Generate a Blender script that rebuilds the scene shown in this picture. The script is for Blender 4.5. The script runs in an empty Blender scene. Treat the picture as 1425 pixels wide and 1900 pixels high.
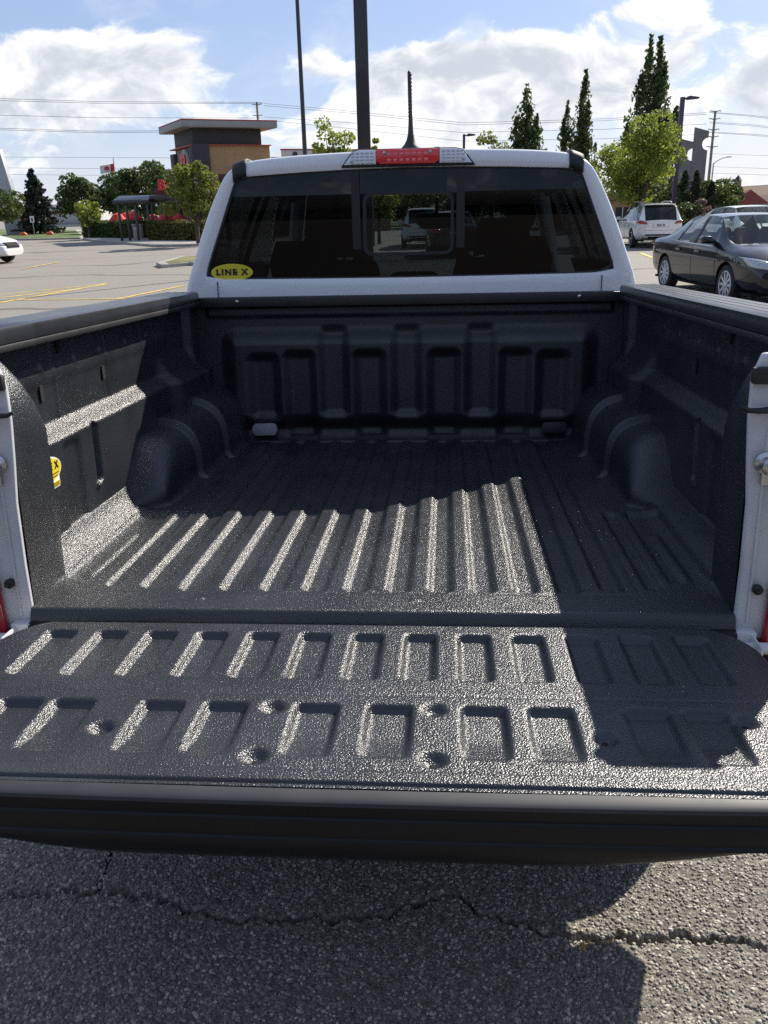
import bpy, bmesh, math, random
import numpy as np
from mathutils import Vector, Matrix
from mathutils.bvhtree import BVHTree
random.seed(7); RNG = np.random.default_rng(7)
R = math.radians
C = bpy.context.scene.collection

# ------------------------------------------------------------------ camera
ZF = 0.88                     # bed floor above the ground, metres
TILT = R(2.8)                 # the lot slopes gently down towards the truck's nose
F = 1580.0                    # focal length in photo pixels (photo 1425 x 1900)
def T2W(p):                   # truck frame -> world
    c, s = math.cos(TILT), math.sin(TILT)
    return Vector((p[0], p[1]*c + p[2]*s, -p[1]*s + p[2]*c))
_y, _p, _r = R(4.40), R(17.18), R(1.20)
_fw = Vector((-math.sin(_y)*math.cos(_p), math.cos(_y)*math.cos(_p), -math.sin(_p)))
_rt = Vector((math.cos(_y), math.sin(_y), 0)); _up = _rt.cross(_fw)
CR = T2W(_rt*math.cos(_r) - _up*math.sin(_r)); CU = T2W(_up*math.cos(_r) + _rt*math.sin(_r)); CF = T2W(_fw)
CP = T2W((0.160, -1.710, 0.7506 + ZF))
cam_d = bpy.data.cameras.new('camera'); cam = bpy.data.objects.new('camera', cam_d); C.objects.link(cam)
cam_d.sensor_fit = 'HORIZONTAL'; cam_d.sensor_width = 36.0; cam_d.lens = 36.0*F/1425.0
cam_d.clip_start = 0.05; cam_d.clip_end = 9000
cam.matrix_world = Matrix(((CR.x, CU.x, -CF.x, CP.x), (CR.y, CU.y, -CF.y, CP.y), (CR.z, CU.z, -CF.z, CP.z), (0, 0, 0, 1)))
bpy.context.scene.camera = cam
SC = bpy.context.scene
SC.cycles.max_bounces = 7; SC.cycles.diffuse_bounces = 3; SC.cycles.glossy_bounces = 4; SC.cycles.transmission_bounces = 4; SC.cycles.transparent_max_bounces = 14
SC.cycles.use_denoising = False
SC.cycles.caustics_reflective = False; SC.cycles.caustics_refractive = False
SC.view_settings.view_transform = 'Standard'; SC.view_settings.look = 'None'
SC.view_settings.gamma = 1.0; SC.view_settings.use_curve_mapping = False
SC.view_settings.exposure = EXPOSURE = 0.62

# ------------------------------------------------------------------ node helper
class NT:
    def __init__(s, tree): s.t = tree; s.n = tree.nodes; s.l = tree.links
    def new(s, typ, ins=None, **props):
        nd = s.n.new(typ)
        for k, v in props.items(): setattr(nd, k, v)
        for k, v in (ins or {}).items():
            sock = nd.inputs[k]
            if hasattr(v, 'is_output') or isinstance(v, bpy.types.NodeSocket): s.l.new(v, sock)
            else: sock.default_value = v
        return nd
    def m(s, op, a, b=0.0, c=0.0, clamp=False):
        nd = s.new('ShaderNodeMath', {0: a, 1: b, 2: c}, operation=op, use_clamp=clamp); return nd.outputs[0]
    def ramp(s, fac, stops, interp='LINEAR'):
        nd = s.new('ShaderNodeValToRGB', {0: fac}); cr = nd.color_ramp; cr.interpolation = interp
        while len(cr.elements) > 1: cr.elements.remove(cr.elements[-1])
        cr.elements[0].position = stops[0][0]; cr.elements[0].color = col4(stops[0][1])
        for p, c in stops[1:]:
            e = cr.elements.new(p); e.color = col4(c)
        return nd.outputs[0]
    def mix(s, fac, a, b):
        nd = s.new('ShaderNodeMix', data_type='RGBA')
        for i, v in ((0, fac), (6, a), (7, b)):
            if isinstance(v, bpy.types.NodeSocket): s.l.new(v, nd.inputs[i])
            else: nd.inputs[i].default_value = col4(v) if i else v
        return nd.outputs[2]
    def smooth(s, x, lo, hi):
        nd = s.new('ShaderNodeMapRange', {0: x, 1: lo, 2: hi, 3: 0.0, 4: 1.0}, interpolation_type='SMOOTHSTEP'); return nd.outputs[0]
def col4(c):
    if isinstance(c, (int, float)): return (c, c, c, 1)
    return tuple(c) if len(c) == 4 else (*c, 1)

# ------------------------------------------------------------------ sky and sun
SUN_T = Vector((0.69, 1.0, 1.0)).normalized()          # towards the sun, truck frame
SUN = T2W(SUN_T).normalized()
EL = math.asin(SUN.z); AZ = math.atan2(SUN.x, SUN.y)   # azimuth from +Y towards +X
W = bpy.data.worlds.new('World'); SC.world = W; W.use_nodes = True
w = NT(W.node_tree); w.n.clear()
SKY_STRENGTH = 0.074
sky = w.new('ShaderNodeTexSky', sky_type='NISHITA', sun_disc=False, sun_elevation=EL, sun_rotation=AZ,
            air_density=1.0, dust_density=0.6, ozone_density=1.3, altitude=150.0)
tc = w.new('ShaderNodeTexCoord'); sep = w.new('ShaderNodeSeparateXYZ', {0: tc.outputs['Generated']})
az = w.m('ARCTAN2', sep.outputs[0], sep.outputs[1]); el = w.m('ARCSINE', sep.outputs[2])
def pix_azel(px, py):
    d = (CF + CR*((px-712.5)/F) + CU*((950-py)/F)).normalized()
    return math.atan2(d.x, d.y), math.asin(d.z)
elc = w.m('MAXIMUM', el, 0.0)
vec = w.new('ShaderNodeCombineXYZ', {0: w.m('MULTIPLY', az, 9.0), 1: w.m('MULTIPLY', el, 15.0), 2: 3.7}).outputs[0]
warp = w.new('ShaderNodeTexNoise', {'Vector': vec, 'Scale': 0.9, 'Detail': 1.0}, noise_dimensions='3D')
vv = w.new('ShaderNodeVectorMath', {0: vec, 1: warp.outputs['Color']}, operation='ADD').outputs[0]
def cloud_noise(v):
    return w.new('ShaderNodeTexNoise', {'Vector': v, 'Scale': 1.15, 'Detail': 7.0, 'Roughness': 0.57, 'Lacunarity': 2.1}).outputs['Fac']
n1 = cloud_noise(vv)
up = w.new('ShaderNodeVectorMath', {0: vv, 1: (0.10, 0.22, 0.0)}, operation='ADD').outputs[0]
n2 = cloud_noise(up)
# heaps of cumulus: (photo x, y, half width px, half height px, weight)
BL = [(60, 120, 260, 130, .20), (290, 110, 210, 140, .22), (700, 150, 240, 140, .22), (860, 120, 240, 90, .15), (1030, 135, 240, 100, .18),
      (1340, 140, 200, 110, .22), (1250, 6, 120, 40, .12), (1110, 14, 80, 34, .12), (1000, 250, 400, 70, .08), (40, 260, 300, 70, .07),
      (560, 20, 420, 75, -.22), (860, 15, 330, 70, -.20), (1190, 62, 70, 30, -.14), (470, 120, 70, 90, -.14), (60, 15, 300, 45, -.14)]
azel = w.new('ShaderNodeCombineXYZ', {0: az, 1: el, 2: 0.0}).outputs[0]
bias = None
for (bx, by, hw, hh, wt) in BL:
    a0, e0 = pix_azel(bx, by); kx, ky = F/hw, F/hh
    q = w.new('ShaderNodeVectorMath', {0: azel, 1: (kx, ky, 0), 2: (-a0*kx, -e0*ky, 0)}, operation='MULTIPLY_ADD').outputs[0]
    ln = w.new('ShaderNodeVectorMath', {0: q}, operation='LENGTH').outputs['Value']
    g = w.new('ShaderNodeMapRange', {0: ln, 1: 0.0, 2: 1.35, 3: wt, 4: 0.0}, interpolation_type='SMOOTHSTEP').outputs[0]
    bias = g if bias is None else w.m('ADD', bias, g)
dens = w.m('ADD', n1, w.m('SUBTRACT', bias, w.m('MULTIPLY', w.smooth(el, R(5.5), R(12)), .045)))
mask = w.smooth(dens, 0.545, 0.675)
inner = w.smooth(w.m('ADD', w.m('SUBTRACT', n2, n1), w.m('MULTIPLY', w.m('SUBTRACT', dens, 0.62), 0.60)), -0.06, 0.20)
ccol = w.mix(inner, (10.3, 10.2, 10.1), (5.7, 6.1, 6.8))
haze = w.smooth(el, R(7.0), R(-0.5))
skyc = w.new('ShaderNodeMix', data_type='RGBA', blend_type='MULTIPLY'); skyc.inputs[0].default_value = 1.0; w.l.new(sky.outputs[0], skyc.inputs[6]); skyc.inputs[7].default_value = (.88, .86, 1.0, 1); skyc = skyc.outputs[2]
skyc = w.mix(0.42, skyc, (4.4, 5.8, 8.6))
skyc = w.mix(w.m('MULTIPLY', haze, 0.55), skyc, (7.9, 8.5, 9.2))
thin = w.m('MULTIPLY', w.smooth(w.m('ADD', n2, w.m('MULTIPLY', bias, 0.5)), 0.44, 0.80), 0.50)
skyc = w.mix(thin, skyc, (8.2, 8.6, 9.2))
final = w.mix(w.m('MULTIPLY', mask, 0.93), skyc, ccol)
bg = w.new('ShaderNodeBackground', {0: final, 1: SKY_STRENGTH}); wo = w.new('ShaderNodeOutputWorld', {0: bg.outputs[0]})
sd = bpy.data.lights.new('sun', 'SUN'); sun = bpy.data.objects.new('sun', sd); C.objects.link(sun)
sd.energy = 5.0; sd.angle = R(0.53); sd.color = (1.0, 0.935, 0.83)
sun.rotation_euler = SUN.to_track_quat('Z', 'Y').to_euler(); sun.location = (20, 30, 40)

# ------------------------------------------------------------------ mesh helpers
def link(o, parent=None):
    C.objects.link(o)
    if parent is not None: o.parent = parent
    return o
def tag(o, label=None, cat=None, group=None, kind=None):
    if label: o['label'] = label
    if cat: o['category'] = cat
    if group: o['group'] = group
    if kind: o['kind'] = kind
    return o
def thing(name, label, cat, loc=(0, 0, 0), rz=0.0, group=None):
    o = bpy.data.objects.new(name, None); link(o); o.empty_display_size = 0.1
    o.location = loc; o.rotation_euler = (0, 0, rz); return tag(o, label, cat, group)
def mo(name, V, Fc, m, parent=None, smooth=False, sharp=None):
    me = bpy.data.meshes.new(name)
    me.from_pydata([tuple(map(float, v)) for v in V], [], [tuple(int(i) for i in f) for f in Fc])
    me.validate(); me.materials.append(m)
    if smooth: me.shade_smooth()
    if sharp is not None: me.set_sharp_from_angle(angle=R(sharp))
    me.update()
    return link(bpy.data.objects.new(name, me), parent)
def npmesh(name, V, Q, m, parent=None, smooth=False):
    """V (n,3) array, Q (k,4) or (k,3) array of indices: fast path"""
    V = np.asarray(V, dtype=np.float32); Q = np.asarray(Q, dtype=np.int32); k = Q.shape[1]
    me = bpy.data.meshes.new(name)
    me.vertices.add(len(V)); me.vertices.foreach_set('co', V.ravel())
    me.loops.add(Q.size); me.loops.foreach_set('vertex_index', Q.ravel())
    me.polygons.add(len(Q)); me.polygons.foreach_set('loop_start', np.arange(0, Q.size, k, dtype=np.int32))
    me.update(calc_edges=True); me.validate(); me.materials.append(m)
    if smooth: me.shade_smooth()
    return link(bpy.data.objects.new(name, me), parent)
def grid(name, X, Y, Z, m, parent=None, smooth=True, flip=False):
    a, b = X.shape; V = np.stack([X, Y, Z], -1).reshape(-1, 3); idx = np.arange(a*b).reshape(a, b)
    Q = np.stack([idx[:-1, :-1], idx[1:, :-1], idx[1:, 1:], idx[:-1, 1:]], -1).reshape(-1, 4)
    if flip: Q = Q[:, ::-1]
    return npmesh(name, V, Q, m, parent, smooth)
class MB:
    def __init__(s): s.V = []; s.F = []
    def add(s, V, Fc):
        k = len(s.V); s.V += [tuple(v) for v in V]; s.F += [tuple(i+k for i in f) for f in Fc]; return s
    def box(s, x0, x1, y0, y1, z0, z1):
        return s.add([(x0, y0, z0), (x1, y0, z0), (x1, y1, z0), (x0, y1, z0), (x0, y0, z1), (x1, y0, z1), (x1, y1, z1), (x0, y1, z1)],
                     [(0, 3, 2, 1), (4, 5, 6, 7), (0, 1, 5, 4), (1, 2, 6, 5), (2, 3, 7, 6), (3, 0, 4, 7)])
    def bar(s, p, q, r0, r1=None, n=8, caps=True):
        return s.tube([p, q], [r0, r0 if r1 is None else r1], n, caps)
    def tube(s, pts, r, n=8, caps=True):
        pts = [Vector(p) for p in pts]; rr = r if isinstance(r, (list, tuple)) else [r]*len(pts)
        V = []; Fc = []; ref = None
        for i, p in enumerate(pts):
            t = (pts[min(i+1, len(pts)-1)] - pts[max(i-1, 0)]).normalized()
            if ref is None: ref = Vector((0, 0, 1)) if abs(t.z) < .9 else Vector((1, 0, 0))
            u = t.cross(ref).normalized(); v = t.cross(u); ref = -v if False else ref
            for k in range(n):
                a = 2*math.pi*k/n; V.append(p + (u*math.cos(a) + v*math.sin(a))*rr[i])
        for i in range(len(pts)-1):
            for k in range(n):
                a, b = i*n+k, i*n+(k+1) % n; Fc.append((a, a+n, b+n, b))
        if caps: Fc.append(tuple(range(n))); Fc.append(tuple(reversed(range((len(pts)-1)*n, len(pts)*n))))
        return s.add(V, Fc)
    def prism(s, poly, axis, a, b):
        """poly 2-D outline, extruded along axis (0,1,2) from a to b"""
        def P(q, t):
            q = list(q); q.insert(axis, t); return tuple(q)
        n = len(poly); V = [P(q, a) for q in poly] + [P(q, b) for q in poly]
        return s.add(V, [tuple(range(n)), tuple(reversed(range(n, 2*n)))] + [(i, i+n, (i+1) % n+n, (i+1) % n) for i in range(n)])
    def lathe(s, prof, c=(0, 0, 0), n=16, axis=2):
        V = []; Fc = []
        for (r, h) in prof:
            for k in range(n):
                a = 2*math.pi*k/n; q = [r*math.cos(a), r*math.sin(a)]; q.insert(axis, h)
                V.append((c[0]+q[0], c[1]+q[1], c[2]+q[2]))
        for i in range(len(prof)-1):
            for k in range(n):
                a, b = i*n+k, i*n+(k+1) % n; Fc.append((a, b, b+n, a+n))
        Fc.append(tuple(reversed(range(n)))); Fc.append(tuple(range((len(prof)-1)*n, len(prof)*n)))
        return s.add(V, Fc)
    def build(s, name, m, parent=None, smooth=False, bevel=0.0, seg=2, sharp=None):
        me = bpy.data.meshes.new(name); me.from_pydata(s.V, [], s.F); me.validate()
        bm = bmesh.new(); bm.from_mesh(me); bmesh.ops.recalc_face_normals(bm, faces=bm.faces[:])
        if bevel:
            ed = [e for e in bm.edges if len(e.link_faces) == 2 and e.calc_face_angle(0) > .4]
            bmesh.ops.bevel(bm, geom=ed, offset=bevel, segments=seg, profile=.5, affect='EDGES', clamp_overlap=True)
        bm.to_mesh(me); bm.free(); me.materials.append(m)
        if smooth or bevel: me.shade_smooth(); me.set_sharp_from_angle(angle=R(sharp or 40))
        return link(bpy.data.objects.new(name, me), parent)
def copy_tree(o, parent=None):
    c = o.copy(); C.objects.link(c)
    if parent is not None: c.parent = parent
    for ch in list(o.children): copy_tree(ch, c)
    return c
def sst(x, lo, hi):
    t = np.clip((x-lo)/(hi-lo), 0, 1); return t*t*(3-2*t)
def rrect(x, y, cx, cy, hx, hy, r):
    qx = np.abs(x-cx)-hx+r; qy = np.abs(y-cy)-hy+r
    return np.hypot(np.maximum(qx, 0), np.maximum(qy, 0)) + np.minimum(np.maximum(qx, qy), 0) - r
def dip(x, y, cx, cy, hx, hy, r, wdt):          # 1 inside, 0 outside, sloping wall of width wdt
    return sst(-rrect(x, y, cx, cy, hx, hy, r), -wdt*.5, wdt*.5)
def text_mesh(name, s, m, size, bold=0.0, parent=None, extrude=0.0008, sp=1.1):
    cu = bpy.data.curves.new(name, 'FONT'); cu.body = s; cu.size = size; cu.align_x = 'CENTER'; cu.align_y = 'CENTER'
    cu.extrude = extrude; cu.offset = bold; cu.resolution_u = 3; cu.space_character = sp
    t = bpy.data.objects.new(name, cu); C.objects.link(t)
    me = bpy.data.meshes.new_from_object(t.evaluated_get(bpy.context.evaluated_depsgraph_get())); me.name = name
    bpy.data.objects.remove(t); me.materials.clear(); me.materials.append(m)
    return link(bpy.data.objects.new(name, me), parent)

# ------------------------------------------------------------------ materials
def pm(name, base, rough=0.5, metal=0.0, coat=0.0, spec=0.5, bump=0.0, bscale=50.0, vary=0.0, vscale=6.0, detail=4.0, trans=0.0, coords='Object', emit=None):
    m = bpy.data.materials.new(name); m.use_nodes = True; t = NT(m.node_tree); b = t.n['Principled BSDF']
    b.inputs['Roughness'].default_value = rough; b.inputs['Metallic'].default_value = metal
    b.inputs['Coat Weight'].default_value = coat; b.inputs['Coat Roughness'].default_value = 0.04
    b.inputs['Specular IOR Level'].default_value = spec
    b.inputs['Base Color'].default_value = col4(base)
    tcn = t.new('ShaderNodeTexCoord').outputs[coords]
    if vary:
        n = t.new('ShaderNodeTexNoise', {'Vector': tcn, 'Scale': vscale, 'Detail': 6.0, 'Roughness': .6}).outputs['Fac']
        c = col4(base)
        t.l.new(t.mix(t.smooth(n, .3, .7), tuple(x*(1-vary) for x in c[:3]), tuple(min(1, x*(1+vary)) for x in c[:3])), b.inputs['Base Color'])
        t.l.new(t.m('ADD', t.m('MULTIPLY', n, .2), rough-.1), b.inputs['Roughness'])
    if bump:
        n = t.new('ShaderNodeTexNoise', {'Vector': tcn, 'Scale': bscale, 'Detail': detail, 'Roughness': .6}).outputs['Fac']
        bn = t.new('ShaderNodeBump', {'Height': n, 'Strength': 1.0, 'Distance': bump}); t.l.new(bn.outputs[0], b.inputs['Normal'])
    if emit: b.inputs['Emission Color'].default_value = col4(emit); b.inputs['Emission Strength'].default_value = 1.0
    return m
M = {}
def liner(name, base, rough, amp):
    """sprayed-on bed lining: small rounded nodules with wet-looking facets"""
    m = bpy.data.materials.new(name); m.use_nodes = True; t = NT(m.node_tree); b = t.n['Principled BSDF']
    tcn = t.new('ShaderNodeTexCoord').outputs['Object']
    vo = t.new('ShaderNodeTexVoronoi', {'Vector': tcn, 'Scale': 300.0, 'Randomness': 1.0}, feature='F1')
    no = t.new('ShaderNodeTexNoise', {'Vector': tcn, 'Scale': 640.0, 'Detail': 2.0}).outputs['Fac']
    lo = t.new('ShaderNodeTexNoise', {'Vector': tcn, 'Scale': 5.0, 'Detail': 5.0, 'Roughness': .6}).outputs['Fac']
    h = t.m('ADD', t.m('MULTIPLY', vo.outputs['Distance'], -1.3), t.m('MULTIPLY', no, .75))
    bn = t.new('ShaderNodeBump', {'Height': h, 'Strength': 1.0, 'Distance': amp})
    t.l.new(bn.outputs[0], b.inputs['Normal'])
    t.l.new(t.mix(t.smooth(lo, .35, .7), tuple(x*.85 for x in base), tuple(x*1.25 for x in base)), b.inputs['Base Color'])
    t.l.new(t.m('ADD', rough-.05, t.m('MULTIPLY', lo, .1)), b.inputs['Roughness'])
    b.inputs['Specular IOR Level'].default_value = .6
    return m
M['liner'] = liner('bed_lining', (.0235, .0260, .0305), .27, .00080)
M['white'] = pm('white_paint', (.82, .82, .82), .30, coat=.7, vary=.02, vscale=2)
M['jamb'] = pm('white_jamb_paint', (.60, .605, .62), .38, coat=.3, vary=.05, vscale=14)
M['plastic'] = pm('black_textured_plastic', (.022, .022, .023), .48, bump=.0004, bscale=900, vary=.12, vscale=9)
M['fascia'] = pm('tailgate_moulding_plastic', (.007, .007, .008), .42, spec=.28, bump=.0003, bscale=1100, vary=.1, vscale=7)
M['railtop'] = pm('rail_cap_plastic', (.022, .023, .026), .30, vary=.1, vscale=9, spec=.6)
M['lip'] = pm('moulding_lip_plastic', (.032, .032, .035), .55, vary=.1, vscale=9, spec=.45)
M['rubber'] = pm('black_rubber', (.018, .018, .018), .6, vary=.15, vscale=20)
M['tyre'] = pm('tyre_rubber', (.022, .022, .022), .75, bump=.002, bscale=60, vary=.2, vscale=8)
M['steel'] = pm('bare_steel', (.55, .55, .55), .32, metal=1.0, vary=.1, vscale=60)
M['alloy'] = pm('wheel_alloy', (.55, .56, .58), .35, metal=.85, vary=.06, vscale=20)
M['galv0'] = pm('lit_gap_grey', (.36, .37, .39), .6, vary=.1, vscale=20)
M['dark'] = pm('dark_metal', (.012, .012, .013), .5, vary=.2, vscale=10)
M['black_hole'] = pm('dark_void', (.004, .004, .004), .9)
M['redlens'] = pm('red_lens', (.85, .03, .03), .15, coat=.6, spec=.6, bump=.0012, bscale=160, detail=0)
M['clearlens'] = pm('clear_lens', (.88, .89, .92), .2, coat=.8, spec=.7, bump=.0008, bscale=190, detail=0)
M['redcell'] = pm('red_lens_cell', (.95, .16, .15), .08, coat=1.0, spec=.8)
M['clearcell'] = pm('clear_lens_cell', (.60, .62, .66), .06, coat=1.0, spec=.8, metal=.5)
M['tail_red'] = pm('tail_lamp_red', (.33, .006, .012), .1, coat=.8)
M['stick'] = pm('sticker_yellow', (.80, .64, .03), .35, coat=.3)
M['stick_white'] = pm('sticker_white', (.85, .85, .82), .4)
M['ink'] = pm('sticker_black', (.012, .012, .012), .4)
M['ink_red'] = pm('sticker_brown_ink', (.16, .07, .01), .4)
M['inter'] = pm('interior_trim', (.013, .015, .020), .8, vary=.15, vscale=12)
M['seat'] = pm('seat_cloth', (.016, .018, .024), .88, bump=.001, bscale=300, vary=.15, vscale=10)
def glass(name, tint, spec_tint=1.0, rough=0.0, f0=.04):
    m = bpy.data.materials.new(name); m.use_nodes = True; t = NT(m.node_tree); t.n.clear()
    tr = t.new('ShaderNodeBsdfTransparent', {0: col4(tint)}); gl = t.new('ShaderNodeBsdfGlossy', {0: col4(spec_tint), 1: rough})
    fc = t.new('ShaderNodeLayerWeight', {0: 0.5}).outputs['Facing']; fr = t.m('ADD', f0, t.m('MULTIPLY', t.m('POWER', fc, 5.0), 1-f0)); mx = t.new('ShaderNodeMixShader', {0: fr, 1: tr.outputs[0], 2: gl.outputs[0]})
    t.new('ShaderNodeOutputMaterial', {0: mx.outputs[0]}); return m
M['tint'] = glass('privacy_glass', (.024, .030, .038), f0=.026); M['tint_slide'] = glass('sliding_glass', (.13, .155, .165), f0=.026)
M['clear'] = glass('clear_glass', (.80, .86, .83)); M['side'] = glass('side_glass', (.30, .34, .34)); M['darkglass'] = glass('dark_car_glass', (.10, .11, .12))
# ================================================================== THE TRUCK
truck = thing('pickup_truck', 'white pickup truck with its tailgate down and a black sprayed bed lining', 'pickup truck')
truck.rotation_euler = (-TILT, 0, 0)
YH = 1.735                                   # face of the headboard

# ---- bed floor: twelve pressed channels, stepped side panels, rolled rear edge
xs = np.concatenate([np.linspace(-.845, -.715, 34)[:-1], np.arange(-.715, .7151, .0042), np.linspace(.715, .845, 34)[1:]])
ys = np.concatenate([np.linspace(-.030, .03, 16)[:-1], np.arange(.03, .17, .006), np.arange(.17, 1.60, .016), np.linspace(1.60, YH+.01, 24)])
X, Y = np.meshgrid(xs, ys, indexing='ij'); AX = np.abs(X)
Z = np.zeros_like(X)
for k in range(12):
    cx = -.536+.0975*k
    near = .098 if 0 < k < 11 else .112
    Z -= .0125*dip(X, Y, cx, (near+1.70)/2, .0245, (1.70-near)/2, .02, .0165)
Z -= .0020*np.exp(-((AX-.592)/.0018)**2)*sst(Y, .06, .10)                    # seams beside the ribbed field
Z -= .0015*np.exp(-((Y-.083)/.0022)**2)*(AX < .61)
Z -= .0095*dip(AX, Y, .632, .41, .017, .29, .012, .013)                      # side panel channels
Z -= .0115*dip(AX, Y, .724, .43, .046, .27, .012, .013)
Z += .0065*dip(AX, Y, .722, .36, .011, .17, .009, .013)
Z += .0035*dip(X, Y, -.40, .045, .012, .004, .003, .006) + .0035*dip(X, Y, .09, .045, .010, .004, .003, .006)
RF = .115; d = np.clip(AX-(.836-RF), 0, RF*.92)
Z += (RF-np.sqrt(RF*RF-d*d))*sst(Y, .06, .16)
X = np.where(Y < .02, np.clip(X, -.766, .766), X)
Z += .02*sst(Y, 1.705, YH+.01)
roll = np.clip(-.008-Y, 0, 1); Z -= roll**2*70
bed = grid('bed_floor', X, Y, Z+ZF, M['liner'], truck)
mb = MB(); mb.tube([(-.765, -.030, ZF-.043), (.765, -.030, ZF-.043)], .016, 10); mb.box(-.775, .775, -.038, -.002, ZF-.20, ZF-.05)
mb.build('rear_sill', M['fascia'], truck, smooth=True)

# ---- headboard
xs = np.linspace(-.875, .875, 420); zs = np.linspace(-.012, .545, 150)
X, Zg = np.meshgrid(xs, zs, indexing='ij'); AX = np.abs(X)
prot = .044*dip(X, Zg, 0, .250, .720, .175, .035, .075)                      # raised field
prot += .010*dip(X, Zg, 0, .520, .80, .020, .01, .02)
for cx in (-.578, .578): prot -= .030*dip(X, Zg, cx, .222, .054, .122, .020, .050)
for cx in (-.43, -.149, .149, .43): prot -= .030*dip(X, Zg, cx, .160, .054, .195, .020, .048)
for cx in (-.292, 0, .292): prot -= .030*dip(X, Zg, cx, .276, .050, .168, .020, .048)
Yh = YH-prot
fil = np.clip(.05-Zg, 0, .05); Yh -= .05-np.sqrt(np.maximum(.0025-fil**2, 1e-9))
grid('headboard', X, Yh, Zg+ZF, M['liner'], truck, flip=False)
mb = MB(); mb.box(-.86, .86, YH-.045, YH+.02, ZF+.540, ZF+.578); hf = mb.build('headboard_flange', M['plastic'], truck, bevel=.005)
for x in (-.665, .665):
    mb = MB(); mb.lathe([(.007, 0), (.007, -.003), (.004, -.005)], (x, YH-.045, ZF+.562), 10, 1); mb.build('screw', M['steel'], hf, smooth=True)
mb = MB(); n = 24
ov = [(-.588+.034*(1 if math.cos(2*math.pi*k/n) > 0 else -1)+.017*math.cos(2*math.pi*k/n), ZF+.048+.024*math.sin(2*math.pi*k/n)) for k in range(n)]
mb.prism(ov, 1, YH-.043, YH-.018); mb.build('oval_hole_fill', M['galv0'], truck, bevel=.002)  # pale grey fill painted for the lit gap seen through this opening
mb = MB(); mb.prism([(x+1.18, z) for x, z in ov], 1, YH-.036, YH-.018); mb.build('oval_hole_fill', M['liner'], truck, bevel=.002)

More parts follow.
